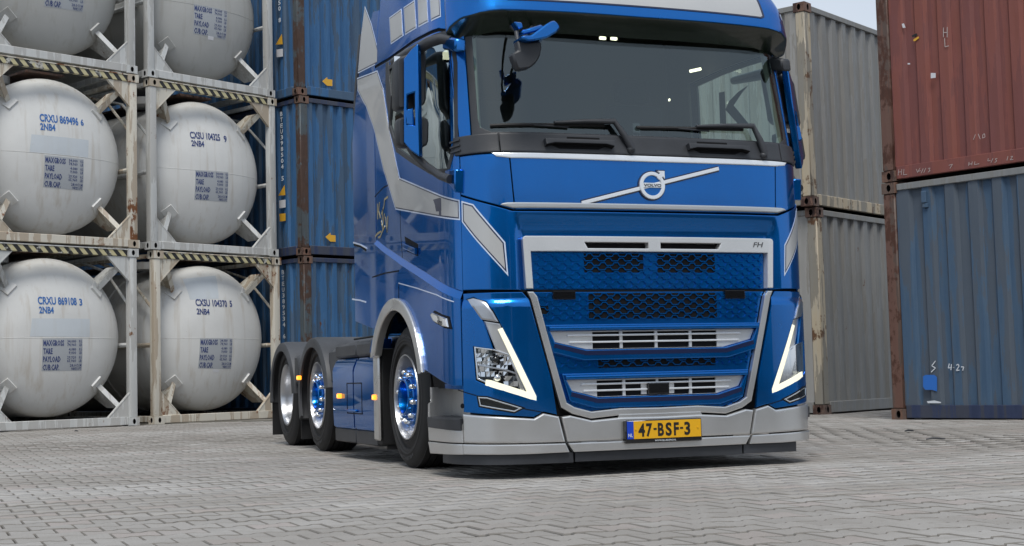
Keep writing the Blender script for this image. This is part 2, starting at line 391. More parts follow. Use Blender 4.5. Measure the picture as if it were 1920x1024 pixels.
DYZ = [(0, .0), (.35, 0), (1.7, 0), (2.0, .008), (2.06, .025), (2.16, .045), (2.45, .115), (2.8, .200), (3.0, .25), (3.3, .35), (3.6, .52), (3.9, .80)]
KXZ = [(0, .992), (.4, 1), (2.05, 1), (2.8, 1.0), (3.0, .99), (3.3, .965), (3.7, .93), (3.95, .87)]
_dz = np.array(DYZ); _kz = np.array(KXZ)
def _sm(t): t = min(1, max(0, t)); return t*t*(3-2*t)
def surf(s, z):
    a = abs(s); x = float(np.interp(a, _BS, _BC[:, 0])); y = float(np.interp(a, _BS, _BC[:, 1]))
    if a > _smooth_pad: y += a-_smooth_pad
    w = 1-_sm((y-.12)/.95)
    y2 = y + float(np.interp(z, _dz[:, 0], _dz[:, 1]))*w
    x2 = x*float(np.interp(z, _kz[:, 0], _kz[:, 1]))
    return Vector((x2 if s >= 0 else -x2, y2, z))
def frame(s, z, relief=None):
    def Pp(s, z):
        p = surf(s, z)
        if relief:
            e = .004; t1 = surf(s+e, z)-surf(s-e, z); t2 = surf(s, z+e)-surf(s, z-e)
            p = p + t1.cross(t2).normalized()*relief(s, z)
        return p
    e = 0.012; ts = (Pp(s+e, z)-Pp(s-e, z)).normalized(); tz = (Pp(s, z+e)-Pp(s, z-e)).normalized()
    n = ts.cross(tz).normalized()
    return Pp(s, z), ts, n.cross(ts), n
S_SIDE = float(np.interp(.5, _BC[_BC[:, 1] > .1][:, 1], _BS[_BC[:, 1] > .1]))
def sy(y): return -(S_SIDE + (y-.5))          # left side: s from y
# tracing: where a sight line meets the cab's outer surface -> (s, z)
_gs = np.concatenate([np.linspace(-_BS[-1]-2.5, -1.5, 22), np.linspace(-1.48, 1.48, 150), np.linspace(1.5, _BS[-1]+2.5, 22)])
_gz = np.linspace(0, 4.2, 85)
_V = [surf(float(s), float(z)) for s in _gs for z in _gz]
_nz = len(_gz)
_F = [(i*_nz+j, (i+1)*_nz+j, (i+1)*_nz+j+1, i*_nz+j+1) for i in range(len(_gs)-1) for j in range(_nz-1)]
_bvh = BVHTree.FromPolygons(_V, _F)
def sight(px, py): return (CR*((px-960)/CAM_F) + CU*(-(py-512)/CAM_F) + _f)
def T(px, py):
    loc, nrm, idx, dist = _bvh.ray_cast(CAM_POS, sight(px, py).normalized())
    if loc is None: raise ValueError((px, py))
    i = idx//(_nz-1); s0, s1 = float(_gs[i]), float(_gs[i+1]); z = loc.z
    a, b = surf(s0, z), surf(s1, z); d = Vector((b.x-a.x, b.y-a.y)); t = (Vector((loc.x-a.x, loc.y-a.y))).dot(d)/d.dot(d)
    return (s0+(s1-s0)*min(1, max(0, t)), z)
def TT(*pts): return [T(*p) for p in pts]
def onplane(px, py, p, n):
    v = sight(px, py); n = Vector(n); return CAM_POS + v*((Vector(p)-CAM_POS).dot(n)/v.dot(n))
def mir(poly): return [(-s, z) for s, z in poly][::-1]
def sym(left): return left + mir(left)
def inset(poly, d):
    n = len(poly); area = sum(poly[i][0]*poly[(i+1) % n][1]-poly[(i+1) % n][0]*poly[i][1] for i in range(n)); sg = 1 if area > 0 else -1
    out = []
    for i in range(n):
        p0, p1, p2 = (Vector(poly[(i+k) % n]) for k in (-1, 0, 1))
        e1 = (p1-p0); e2 = (p2-p1)
        if e1.length < 1e-6 or e2.length < 1e-6: out.append(tuple(p1)); continue
        e1.normalize(); e2.normalize()
        n1 = Vector((-e1.y, e1.x))*sg; n2 = Vector((-e2.y, e2.x))*sg
        m = n1+n2
        if m.length < 1e-6: m = n1
        m.normalize(); k = max(.35, m.dot(n1)); out.append(tuple(p1+m*(d/k)))
    return out
def inpoly(x, y, P):
    c = False; n = len(P)
    for i in range(n):
        (x1, y1), (x2, y2) = P[i], P[(i+1) % n]
        if (y1 > y) != (y2 > y) and x < (x2-x1)*(y-y1)/(y2-y1)+x1: c = not c
    return c
def patch(name, m, poly, off=0.0, th=0.01, parent=None, bev=0.002, holes=(), relief=None, ds=.04, dz=.1, shear=0.0, bot=None, label=None, back=False):
    """solid panel that follows the cab surface; poly in (s,z), from height off to off+th"""
    bm = bmesh.new(); loops = [poly]+list(holes); top = off+th
    if holes or len(poly) > 4:
        co2, ed2 = [], []
        for lp in loops:
            k0 = len(co2); co2 += [Vector((p[0], p[1])) for p in lp]; ed2 += [(k0+i, k0+(i+1) % len(lp)) for i in range(len(lp))]
        v2, _, f2, _, _, _ = delaunay_2d_cdt(co2, ed2, [], 0, 1e-7)
        vs = [bm.verts.new((p.x, p.y, top)) for p in v2]; tf = []
        for t_ in f2:
            cx_ = sum(v2[i].x for i in t_)/3; cy_ = sum(v2[i].y for i in t_)/3
            if inpoly(cx_, cy_, poly) and not any(inpoly(cx_, cy_, h_) for h_ in holes): tf.append(bm.faces.new([vs[i] for i in t_]))
        for v_ in [v_ for v_ in bm.verts if not v_.link_faces]: bm.verts.remove(v_)
    else:
        tf = [bm.faces.new([bm.verts.new((p[0], p[1], top)) for p in poly])]
    for f in tf:
        f.normal_update()
        if f.normal.z < 0: f.normal_flip()
    be = [e for e in bm.edges if e.is_boundary]
    ext = bmesh.ops.extrude_edge_only(bm, edges=be)
    nv = [g for g in ext['geom'] if isinstance(g, bmesh.types.BMVert)]
    for v in nv: v.co.z = off
    if back:
        cap = [f for f in tf]
        d = bmesh.ops.duplicate(bm, geom=cap)
        for g in d['geom']:
            if isinstance(g, bmesh.types.BMVert): g.co.z = off
            if isinstance(g, bmesh.types.BMFace): g.normal_flip()
    bmesh.ops.recalc_face_normals(bm, faces=bm.faces)
    if tf[0].normal.z < 0: bmesh.ops.reverse_faces(bm, faces=bm.faces)
    if bev:
        bmesh.ops.bevel(bm, geom=be, offset=min(bev, th*.8), segments=4 if bev > .015 else 2, affect='EDGES', profile=.7, clamp_overlap=True)
    ss = [p[0] for p in poly]; zz = [p[1] for p in poly]
    s = math.ceil(min(ss)/ds)*ds
    while s < max(ss):
        step = ds if abs(s) > .75 and abs(s) < 1.62 else .12
        if abs(s) > 1.66: step = .3
        bmesh.ops.bisect_plane(bm, geom=bm.verts[:]+bm.edges[:]+bm.faces[:], dist=1e-6, plane_co=(s, 0, 0), plane_no=(1, 0, 0)); s += step
    z = math.ceil(min(zz)/dz)*dz
    while z < max(zz):
        bmesh.ops.bisect_plane(bm, geom=bm.verts[:]+bm.edges[:]+bm.faces[:], dist=1e-6, plane_co=(0, z, 0), plane_no=(0, 1, 0)); z += dz
    bm.normal_update(); bm.verts.index_update()
    fr = []
    for v in bm.verts:
        P, ts, tz, n = frame(v.co.x, v.co.y, relief); fr.append((P, ts, tz, n))
    me = bpy.data.meshes.new(name); bm.to_mesh(me)
    nor = []
    for f in bm.faces:
        pn = f.normal.copy()
        for lp in f.loops:
            P, ts, tz, n = fr[lp.vert.index]; nor.append((pn.x*ts + pn.y*tz + pn.z*n).normalized())
        if False: pass
        if bot is not None: f.material_index = 1 if (abs(pn.z) < .5 and pn.y < -.5) else 0
    mis = [f.material_index for f in bm.faces]
    hs = [v.co.z for v in bm.verts]
    bm.free()
    for i, v in enumerate(me.vertices):
        P, ts, tz, n = fr[i]; co = P + n*hs[i]
        if shear: co.z -= shear*(1-(hs[i]-off)/th)
        v.co = co
    me.materials.append(m)
    if bot is not None:
        me.materials.append(bot)
        for p, k in zip(me.polygons, mis): p.material_index = k
    me.polygons.foreach_set('use_smooth', [True]*len(me.polygons))
    me.normals_split_custom_set([tuple(v) for v in nor]) if not shear else None
    o = link(bpy.data.objects.new(name, me), parent)
    if label: o['label'] = label
    return o
def both(name, m, poly, **k):
    a = patch(name, m, poly, **k)
    if 'holes' in k: k['holes'] = [mir(h_) for h_ in k['holes']]
    return a, patch(name, m, mir(poly), **k)
def strip(name, m, line, w, **k):
    """band of width w along a polyline"""
    L = [Vector(p) for p in line]; A, B = [], []
    for i, p in enumerate(L):
        d1 = (p-L[i-1]).normalized() if i else (L[1]-p).normalized()
        d2 = (L[i+1]-p).normalized() if i < len(L)-1 else d1
        n = Vector((-(d1+d2).y, (d1+d2).x)).normalized(); q = w[i] if isinstance(w, (list, tuple)) else w
        kk = 1/max(.5, n.dot(Vector((-d1.y, d1.x))))
        A.append(tuple(p+n*q/2*kk)); B.append(tuple(p-n*q/2*kk))
    return patch(name, m, A+B[::-1], **k)
def both_strip(name, m, line, w, **k):
    return strip(name, m, line, w, **k), strip(name, m, [(-s, z) for s, z in line], w, **k)

# ================================================================== GROUND
def ground_z(x, y):
    d = max(y-6.3, x-2.6); return 0.05*_sm(d/1.7)
def build_ground():
    bm = bmesh.new(); xs = [-600, -120, -40] + [x*1.0 for x in range(-24, 25)] + [40, 120, 600]; ys = [-600, -120, -40] + [y*1.0 for y in range(-24, 41)] + [60, 120, 900]
    vs = {}
    for i, x in enumerate(xs):
        for j, y in enumerate(ys): vs[i, j] = bm.verts.new((x, y, ground_z(x, y)-0.016))
    for i in range(len(xs)-1):
        for j in range(len(ys)-1): bm.faces.new((vs[i, j], vs[i+1, j], vs[i+1, j+1], vs[i, j+1]))
    o = obj('ground', bm, M['sand']); tag(o, kind='structure')
    return o
ground = build_ground()
tag(ground, 'block paved yard ground with dark sandy joints')
# bone shaped interlocking paver, cell 0.196 x 0.174
PL, PW, AMP, GAP = 0.1960, 0.1740, 0.0165, 0.0034
PA = R(2.9)
pax = Vector((math.cos(PA), math.sin(PA), 0)); pay = Vector((-math.sin(PA), math.cos(PA), 0))
hw, ww, q1, q2 = PW/2+AMP, PW/2-AMP, PL*0.17, PL*0.33
def outline(g, notch=True):
    L2 = PL/2-g
    pts = [(-L2, -(hw-g)), (-q2, -(hw-g)), (-q1, -(ww-g)), (q1, -(ww-g)), (q2, -(hw-g)), (L2-.006, -(hw-g)), (L2, -(hw-g)+.006),
           (L2, hw-g-(.014 if notch else 0))]
    if notch: pts += [(L2-.014, hw-g)]
    pts += [(q2, hw-g), (q1, ww-g), (-q1, ww-g), (-q2, hw-g), (-L2+.006, hw-g), (-L2, hw-g-.006)]
    return pts
o_out = outline(GAP); o_in = outline(GAP+.0038)
nP = len(o_out)
pv = [(x, y, -0.0055) for x, y in o_out] + [(x, y, 0.0) for x, y in o_in] + [(x, y, -0.03) for x, y in o_out]
pf = [tuple(range(nP, 2*nP))] + [(i, (i+1) % nP, nP+(i+1) % nP, nP+i) for i in range(nP)] + [(2*nP+i, 2*nP+(i+1) % nP, (i+1) % nP, i) for i in range(nP)]
def visible(p):
    d = p-CAM_POS; fz = d.dot(_f)
    if fz < 0.5: return None
    return (960+CAM_F*d.dot(CR)/fz, 512-CAM_F*d.dot(CU)/fz, fz)
cells = []
org = Vector((-2.082, -3.175, 0))
for j in range(-45, 120):
    for i in range(-110, 110):
        p = org + pax*((i + (0.5 if j % 2 else 0))*PL) + pay*((j)*PW)
        p = p + pay*(PW/2) 
        if -9.5 < p.x < 11.5 and -7.5 < p.y < 13.2:
            v = visible(p)
            if v is None: continue
            if v[0] < -900 or v[0] > 2800: continue
            cells.append((v[2], v[0], v[1], p))
cells.sort(key=lambda c: c[0])
def undul(p): return 0.0045*math.sin(p.x*1.3+0.7*math.sin(p.y*0.9))*math.cos(p.y*1.7+0.4) + 0.003*math.sin(3.1*p.x+2.3*p.y)
me0 = bpy.data.meshes.new('paver'); me0.from_pydata(pv, [], pf); me0.materials.append(M['paver']); me0.materials.append(M['joint_dirt_shade'])
for p_ in me0.polygons: p_.material_index = 0 if p_.index == 0 else 1
near, rest = [], []
for c in cells:
    if len(near) < 300 and -40 < c[1] < 1960 and c[2] < 1075: near.append(c)
    else: rest.append(c)
for k, (dz_, px, py, p) in enumerate(near):
    o = bpy.data.objects.new('paver', me0); o.location = (p.x, p.y, ground_z(p.x, p.y)+undul(p)+random.gauss(0, .0012))
    o.rotation_euler = (random.gauss(0, .006), random.gauss(0, .006), PA+random.gauss(0, .004)); C.objects.link(o); o.parent = ground
V0 = np.array(pv); nv = len(pv); N = len(rest)
rng = np.random.default_rng(3)
ca, sa = math.cos(PA), math.sin(PA); Rm = np.array([[ca, -sa, 0], [sa, ca, 0], [0, 0, 1]])
loc = np.array([(p.x, p.y, ground_z(p.x, p.y)+undul(p)) for *_, p in rest]) + np.c_[np.zeros(N), np.zeros(N), rng.normal(0, .0012, N)]
W = (V0@Rm.T)[None]+loc[:, None, :]
tl = rng.normal(0, .007, (N, 2)); W[:, :, 2] += V0[None, :, 0]*tl[:, :1]+V0[None, :, 1]*tl[:, 1:]
big = bpy.data.meshes.new('paver_field'); lens = [len(f) for f in pf]; flat = np.concatenate([np.array(f) for f in pf])
big.vertices.add(N*nv); big.vertices.foreach_set('co', W.reshape(-1).astype(np.float32))
big.loops.add(N*len(flat)); big.loops.foreach_set('vertex_index', (flat[None]+np.arange(N)[:, None]*nv).reshape(-1).astype(np.int32))
big.polygons.add(N*len(pf)); st = np.concatenate([[0], np.cumsum(lens)[:-1]])
big.polygons.foreach_set('loop_start', (st[None]+np.arange(N)[:, None]*len(flat)).reshape(-1).astype(np.int32))
big.update(calc_edges=True); big.validate()
at = big.attributes.new('tint', 'FLOAT', 'POINT'); at.data.foreach_set('value', np.repeat(rng.random(N), nv).astype(np.float32))
big.materials.append(M['paver_field']); big.materials.append(M['joint_dirt_shade'])
big.polygons.foreach_set('material_index', np.tile(np.array([0]+[1]*(len(pf)-1)), N).astype(np.int32))
pfo = bpy.data.objects.new('paver_field', big); C.objects.link(pfo); pfo.parent = ground; pfo['kind'] = 'stuff'
# outer yard beyond the blocks
bm = bmesh.new()
def quad_patch(x0, x1, y0, y1, n):
    vs = [[bm.verts.new((x0+(x1-x0)*i/n, y0+(y1-y0)*j/n, ground_z(x0+(x1-x0)*i/n, y0+(y1-y0)*j/n)+.001)) for j in range(n+1)] for i in range(n+1)]
    for i in range(n):
        for j in range(n): bm.faces.new((vs[i][j], vs[i+1][j], vs[i+1][j+1], vs[i][j+1]))
quad_patch(-400, 400, 13.25, 800, 4); quad_patch(-400, 400, -500, -7.6, 4); quad_patch(-400, -9.6, -7.6, 13.25, 6); quad_patch(11.6, 400, -7.6, 13.25, 6)
tag(obj('yard_surface', bm, M['far']), 'worn grey concrete yard beyond the block paving', kind='structure')

# ================================================================== CONTAINERS
CL, CH, CW = 6.058, 2.591, 2.438
def casting_mesh():
    bm = bmesh.new(); X, Y, Z = .178, .162, .118
    def face(o, u, v, w, h, n):
        o, u, v, n = map(Vector, (o, u, v, n)); cx, cy = w/2, h/2
        out = [bm.verts.new(o+u*a+v*b) for a, b in ((0, 0), (w, 0), (w, h), (0, h))]
        k = 12; ins = [bm.verts.new(o+u*(cx+.026*math.cos(2*PI*i/k))+v*(cy+.040*math.sin(2*PI*i/k))) for i in range(k)]
        es = [bm.edges.new((out[i], out[(i+1) % 4])) for i in range(4)]+[bm.edges.new((ins[i], ins[(i+1) % k])) for i in range(k)]
        bmesh.ops.triangle_fill(bm, use_beauty=True, edges=es, normal=n)
        dn = [bm.verts.new(q.co-n*.05) for q in ins]
        for i in range(k): bm.faces.new((ins[i], ins[(i+1) % k], dn[(i+1) % k], dn[i])).material_index = 1
        bm.faces.new(dn).material_index = 1
    face((0, 0, 0), (1, 0, 0), (0, 0, 1), X, Z, (0, -1, 0)); face((X, Y, 0), (-1, 0, 0), (0, 0, 1), X, Z, (0, 1, 0))
    face((0, Y, 0), (0, -1, 0), (0, 0, 1), Y, Z, (-1, 0, 0)); face((X, 0, 0), (0, 1, 0), (0, 0, 1), Y, Z, (1, 0, 0))
    for z in (0, Z): bm.faces.new([bm.verts.new(p) for p in ((0, 0, z), (X, 0, z), (X, Y, z), (0, Y, z))])
    bmesh.ops.remove_doubles(bm, verts=bm.verts, dist=1e-5)
    me = bpy.data.meshes.new('corner_casting'); bm.to_mesh(me); bm.free(); return me
CAST = casting_mesh()
def put_casting(parent, x, y, z, m, mm=None):
    key = 'corner_casting_'+m.name
    me = bpy.data.meshes.get(key)
    if me is None:
        me = CAST.copy(); me.name = key; me.materials.append(m); me.materials.append(M['black'])
    o = bpy.data.objects.new('corner_casting', me); o.location = (x, y, z); C.objects.link(o); o.parent = parent; return o
def corr(bm, L, z0, z1, pitch, depth, axis, off, inv=1, start=0.0, flat=.38, dent=0.0, rnd=None):
    """corrugated sheet along local x ('x') or y ('y'); outer plane at off"""
    pts = [(0, 0)]; x = start; a = pitch*flat/2; sl = pitch*(1-flat)/2 - a*0.0
    f1 = pitch*flat; g = pitch*(1-flat*2)/2
    x = start
    while x + pitch < L:
        pts += [(x, 0), (x+f1*.5, 0), (x+f1*.5+g, depth), (x+f1*1.5+g, depth), (x+f1*1.5+2*g, 0)]; x += pitch
    pts.append((L, 0))
    P = []; last = None
    for p in pts:
        if last is None or abs(p[0]-last[0]) > 1e-5: P.append(p); last = p
    zs = [z0+(z1-z0)*k/8 for k in range(9)] if dent else [z0, z1]
    rows = []
    rr = random.Random(rnd or 1)
    for iz, z in enumerate(zs):
        row = []
        for (u, d) in P:
            dd = d + (dent*abs(rr.gauss(0, 1)) if dent and 0 < iz < len(zs)-1 else 0)
            row.append(bm.verts.new((u, off+inv*dd, z) if axis == 'x' else (off+inv*dd, u, z)))
        rows.append(row)
    for r0, r1 in zip(rows, rows[1:]):
        for i in range(len(P)-1): bm.faces.new((r0[i], r0[i+1], r1[i+1], r1[i]))
def container(org, rz, Lx, Ly, mp, mpost, mrail, mcast, label, group=None, z=0.05, name='shipping_container', H=CH, px=.278, pdx=.036, py=.278, pdy=.036, mrail_bot=None, mpanel_x=None, post_face=None, seed=1, start=0.10):
    root = empty(name, (org[0], org[1], z), rz); tag(root, label, 'container', group)
    mrb = mrail_bot or mrail
    cw, cd, ch = .178, .162, .118
    for i, (x, y) in enumerate(((0, 0), (Lx-cw, 0), (0, Ly-cd), (Lx-cw, Ly-cd))):
        for zz in (0, H-ch): put_casting(root, x, y, zz, mcast)
        box('corner_post', (x+(.008 if x == 0 else .02), y+(.008 if y == 0 else .02), ch+.001), (x+cw-(.02 if x == 0 else .008), y+cd-(.02 if y == 0 else .008), H-ch-.001), mpost, root, .012)
    a, b = .02, .16; rt = .065
    # y=0 wall (local front) and its opposite
    for yy, inv in ((.030, 1), (Ly-.030, -1)):
        bm = bmesh.new(); corr(bm, Lx-2*cw+.03, .155, H-.085, px, pdx, 'x', yy, inv, start, dent=.0016, rnd=seed)
        o = obj('side_panel' if Lx > 3 else 'end_panel', bm, mp, root); o.location.x = cw-.015
    for xx, inv in ((.030, 1), (Lx-.030, -1)):
        bm = bmesh.new(); corr(bm, Ly-2*cd+.03, .155, H-.085, py, pdy, 'y', xx, inv, start, dent=.0016, rnd=seed+5)
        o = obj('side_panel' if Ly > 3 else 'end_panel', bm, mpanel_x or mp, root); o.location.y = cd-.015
    for y0, y1 in ((.014, .075), (Ly-.075, Ly-.014)):
        box('bottom_rail', (cw, y0, .018), (Lx-cw, y1, .158), mrb, root, .006)
        box('top_rail', (cw, y0, H-rt-.028), (Lx-cw, y1, H-.022), mrail, root, .006)
    for x0, x1 in ((.014, .075), (Lx-.075, Lx-.014)):
        box('bottom_rail', (x0, cd, .018), (x1, Ly-cd, .158), mrb, root, .006)
        box('top_rail', (x0, cd, H-rt-.028), (x1, Ly-cd, H-.022), mrail, root, .006)
    box('roof_panel', (.08, .08, H-.05), (Lx-.08, Ly-.08, H-.035), mrail, root)
    box('floor', (.08, .08, .09), (Lx-.08, Ly-.08, .13), M['black'], root)
    return root
def wloc(root, p): return Vector(root.location) + Matrix.Rotation(root.rotation_euler[2], 3, 'Z')@Vector(p)
def pxl(root, px, py, axis='y', d=0.0):
    """pixel -> local (u, z) on the container's face at local y=d (or x=d)"""
    Rz = Matrix.Rotation(root.rotation_euler[2], 3, 'Z'); n = Rz@(Vector((0, 1, 0)) if axis == 'y' else Vector((1, 0, 0)))
    p0 = wloc(root, (0, d, 0) if axis == 'y' else (d, 0, 0)); q = onplane(px, py, p0, n); l = Rz.transposed()@(q-Vector(root.location))
    return (l.x, l.z) if axis == 'y' else (l.y, l.z)
def sticker(root, pts, m, axis='y', d=0.018, name='sticker', th=.003):
    P = [pxl(root, *p, axis=axis, d=d) for p in pts]
    bm = bmesh.new()
    if axis == 'y': add_prism(bm, P, d-th, d, 'y')
    else: add_prism(bm, P, d-th, d, 'x')
    return obj(name, bm, m, root)
def stroke(root, lines, m, w, axis='y', d=0.016, name='chalk_mark'):
    """hand drawn marks: polylines in pixels, kept as thin raised strokes"""
    bm = bmesh.new()
    for ln in lines:
        P = [pxl(root, *p, axis=axis, d=d) for p in ln]
        for a, b in zip(P, P[1:]):
            A = Vector((a[0], d, a[1])); B = Vector((b[0], d, b[1]))
            if (B-A).length > 1e-4: add_beam(bm, A, B, w if axis == 'y' else w, w, up=Vector((0, 1, 0)))
    # flatten thickness
    for v in bm.verts: v.co.y = d+(v.co.y-d)*.2
    return obj(name, bm, m, root)
def vtext(root, s, px, py0, py1, m, axis='x', d=.012, w=.07, name='container_number'):
    """letters stacked one under the other between two pixels"""
    u0, z0 = pxl(root, px, py0, axis, d); u1, z1 = pxl(root, px+(py1-py0)*.02, py1, axis, d); n = len(s); h = (z0-z1)/n
    bm = bmesh.new()
    for i, ch in enumerate(s):
        if ch == ' ': continue
        zz = z0-(i+1)*h+h*.14; uu = u0+(u1-u0)*i/n
        # on the x=0 face the reading direction runs towards local -y
        fn = (lambda u, v, uu=uu, zz=zz: Vector((d-.002, uu+w/2-u, zz+v))) if axis == 'x' else (lambda u, v, uu=uu, zz=zz: Vector((uu+u, d-.002, zz+v)))
        add_text(bm, ch, fn, h*.72, w, .02)
    return obj(name, bm, m, root)
G_ST = 'stacked shipping containers around the yard'
# blue stack left of the truck
BO, BZ = (0.806, 14.249), R(22.2)
blue = []
for k, lb in enumerate(('bottom blue shipping container of the stack beside the white tank containers, behind the mudguards',
                        'middle blue shipping container of its stack, with a yellow arrow sticker and scraped ribs',
                        'top blue shipping container of the stack between tank containers and truck cab')):
    c = container((BO[0]+(.03, 0, -.03)[k]*math.cos(BZ), BO[1]+(.03, 0, -.03)[k]*math.sin(BZ)), BZ, CW, 12.19 if False else CL, M['c_blue'], M['c_blue_post'], M['c_blue_dark'] if k < 2 else M['c_blue'], M['c_rust'], lb, G_ST, z=.055+k*(CH+.014), px=.205, pdx=.045, seed=11+k, start=.06)
    blue.append(c)
vtext(blue[0], 'BTEU389534 6', 530.5, 505, 636, M['white_ink'])
vtext(blue[1], 'BTEU398504 5', 527.5, 208, 340, M['white_ink'])
vtext(blue[2], '7250 8', 523.5, -22, 43, M['white_ink'])
for c, y in ((blue[2], 64), (blue[1], 347)):
    dx = 0 if y == 64 else 5
    sticker(c, [(517+dx, y+20), (530+dx, y+19), (528.5+dx, y)], M['sticker_yellow'], 'x', .012)
    sticker(c, [(518.5+dx, y+29), (530.5+dx, y+27.5), (530.5+dx, y+42), (519+dx, y+43.5)], M['sticker_white'], 'x', .012)
sticker(blue[1], [(524, 401), (535.5, 400), (535.5, 414), (525, 415.5)], M['sticker_yellow'], 'x', .012)
for c, (x, y) in ((blue[2], (604, 152.5)), (blue[1], (610, 444.5))):
    sticker(c, [(x, y), (x+9.5, y-8), (x+9.5, y-4), (x+19, y-3), (x+19, y+9), (x+9.5, y+8.5), (x+9.5, y+8.8)], M['sticker_yellow'], 'y', .022, 'arrow_sticker')
# grey-white stack right of the truck
WO, WZ = (5.757, 7.007), R(28.9)
white = []
for k, lb in enumerate(('lower grey-white shipping container just right of the truck, its corner post peeling cream and rust',
                        'upper grey-white shipping container just right of the truck, standing against the sky')):
    o_ = Vector((WO[0], WO[1]))+Vector((math.cos(WZ), math.sin(WZ)))*(.07, -.03)[k]
    o_ = o_ + Vector((.0, .0)) - Vector((math.cos(WZ), math.sin(WZ)))*(0.05)
    c = container((o_.x, o_.y), WZ, CL, CW, M['c_white'], M['c_cream'], M['c_white'], M['c_rust'], lb, G_ST, z=.055+k*(CH+.014), seed=31+k, mrail_bot=M['c_cream'] if k else M['c_white'], mpanel_x=M['c_white_lit'])
    white.append(c)
# red over blue stack at the right edge of the photo
RO, RZ = (5.283, 4.939), R(-69.7)
b2 = container(RO, RZ, CL, CW, M['c_blue2'], M['c_post'], M['c_white'], M['c_rust'], 'faded blue shipping container on the ground at the right edge, under the red one', G_ST, z=.05, mrail_bot=M['c_blue_dark'], seed=51)
rd = container((RO[0]+.01, RO[1]), RZ, CL, CW, M['c_red'], M['c_post'], M['c_red'], M['c_rust'], 'red-brown shipping container stacked on top of the faded blue one at right', G_ST, z=.05+CH+.014, seed=61)
D_ = .024
sticker(rd, [(1691, 45), (1695, 44), (1698, 52), (1693, 52.5)], M['sticker_white'], d=D_)
sticker(rd, [(1713, 74), (1722, 68.5), (1723.5, 71.5), (1716, 77.5), (1713, 77)], M['sticker_yellow'], d=D_)
sticker(rd, [(1709.5, 67), (1718, 62.5), (1720.5, 66), (1711.5, 70.5)], M['ink_black'], d=D_)
sticker(rd, [(1745.5, 137), (1754.5, 137), (1754.5, 146), (1745.5, 147)], M['sticker_white'], d=D_)
sticker(rd, [(1702, 118.5), (1706.5, 118.5), (1706.5, 121), (1702, 121)], M['sticker_white'], d=D_)
stroke(rd, [[(1769, 52), (1769, 70)], [(1776, 51), (1776, 70)], [(1769, 61), (1777, 61)], [(1771, 72), (1772, 88), (1779, 86)]], M['chalk'], .008, d=D_)
rl = lambda pts: [[(x, y) for x, y in pts]]
stroke(rd, [[(1685, 318), (1684, 329)], [(1691, 317), (1690, 328)], [(1684, 323), (1691, 322)], [(1695, 317), (1694, 328), (1701, 327)],
            [(1718, 317), (1720, 322), (1726, 320)], [(1725, 315), (1720, 324)], [(1731, 316), (1727, 325)], [(1736, 315), (1732, 324)], [(1740, 316), (1744, 315), (1742, 319), (1744, 320), (1740, 323)],
            [(1779, 310), (1786, 308), (1781, 316)], [(1817, 304), (1816, 311)], [(1823, 303), (1822, 310)], [(1817, 308), (1823, 307)], [(1828, 303), (1827, 309), (1836, 307)],
            [(1853, 297), (1852, 302), (1857, 301)], [(1862, 297), (1858, 305)], [(1870, 297), (1866, 298), (1869, 302), (1865, 305)], [(1890, 293), (1888, 301)], [(1895, 294), (1899, 293), (1894, 300), (1900, 299)]], M['chalk'], .006, d=.010)
stroke(rd, [[(1829, 252), (1825, 262)], [(1834, 251), (1838, 261)], [(1843, 252), (1842, 259), (1847, 257), (1846, 251), (1843, 252)]], M['chalk'], .006, d=D_)
stroke(b2, [[(1754, 677), (1747, 686), (1754, 690), (1746, 698)], [(1780, 682), (1778, 690), (1785, 689)], [(1784, 683), (1783, 694)], [(1788, 689), (1789, 689)], [(1793, 685), (1797, 683), (1798, 687), (1793, 695), (1799, 694)], [(1802, 688), (1807, 688), (1805, 695)]], M['white_ink'], .010, d=D_)
sticker(b2, [(1731, 706), (1736, 703), (1752, 703), (1757, 708), (1757, 734), (1748, 731), (1735, 731), (1731, 725)], M['sticker_blue'], d=D_, name='paint_patch')
sticker(b2, [(1738, 752.5), (1752, 751), (1765, 754), (1764, 756), (1740, 756)], M['white_ink'], d=.012, name='paint_patch')
for (a, b_) in (((1726, 359), (1736, 380)),):
    u0, z0 = pxl(b2, *a, d=.0); u1, z1 = pxl(b2, *b_, d=.0)
    bm = bmesh.new(); add_box(bm, (u0, -.002, z1), (u1, .045, z0), bev=.006); add_box(bm, (u0+.01, .004, z1-.05), (u1+.012, .045, z1-.004), bev=.004)
    obj('vent_cover', bm, M['c_blue2'], b2)

def added_warehouse(x0, x1, y, h, label, m, bays):  # unseen buildings, added to put dark reflections in the truck paint
    w = empty('added_warehouse', ((x0+x1)/2, y, 0)); tag(w, label, 'added building'); L = x1-x0
    box('wall', (-L/2, -12, 0), (L/2, 0, h), m, w); box('roof', (-L/2-.4, -12.4, h), (L/2+.4, .4, h+.5), M['plastic'], w)
    for i in range(bays):
        u = -L/2+L*(i+.5)/bays; box('door', (u-2, .01, 0), (u+2, .06, 4.2), M['c_white'] if i % 2 else M['plastic'], w)
        box('roof_vent', (u-.8, -3, h+.5), (u+.8, -2, h+1.4), M['plastic'], w)
M['added_wall'] = rusty('added_dark_wall', (0.10, 0.075, 0.06), amount=0.8)
added_warehouse(-34, -8, -36, 6.5, 'unseen low dark building added behind the camera for the truck paint to mirror', M['added_wall'], 5)
added_warehouse(-5, 30, -30, 4.6, 'unseen long low grey shed added behind the camera for the truck bonnet to mirror', M['c_blue_post'], 6)
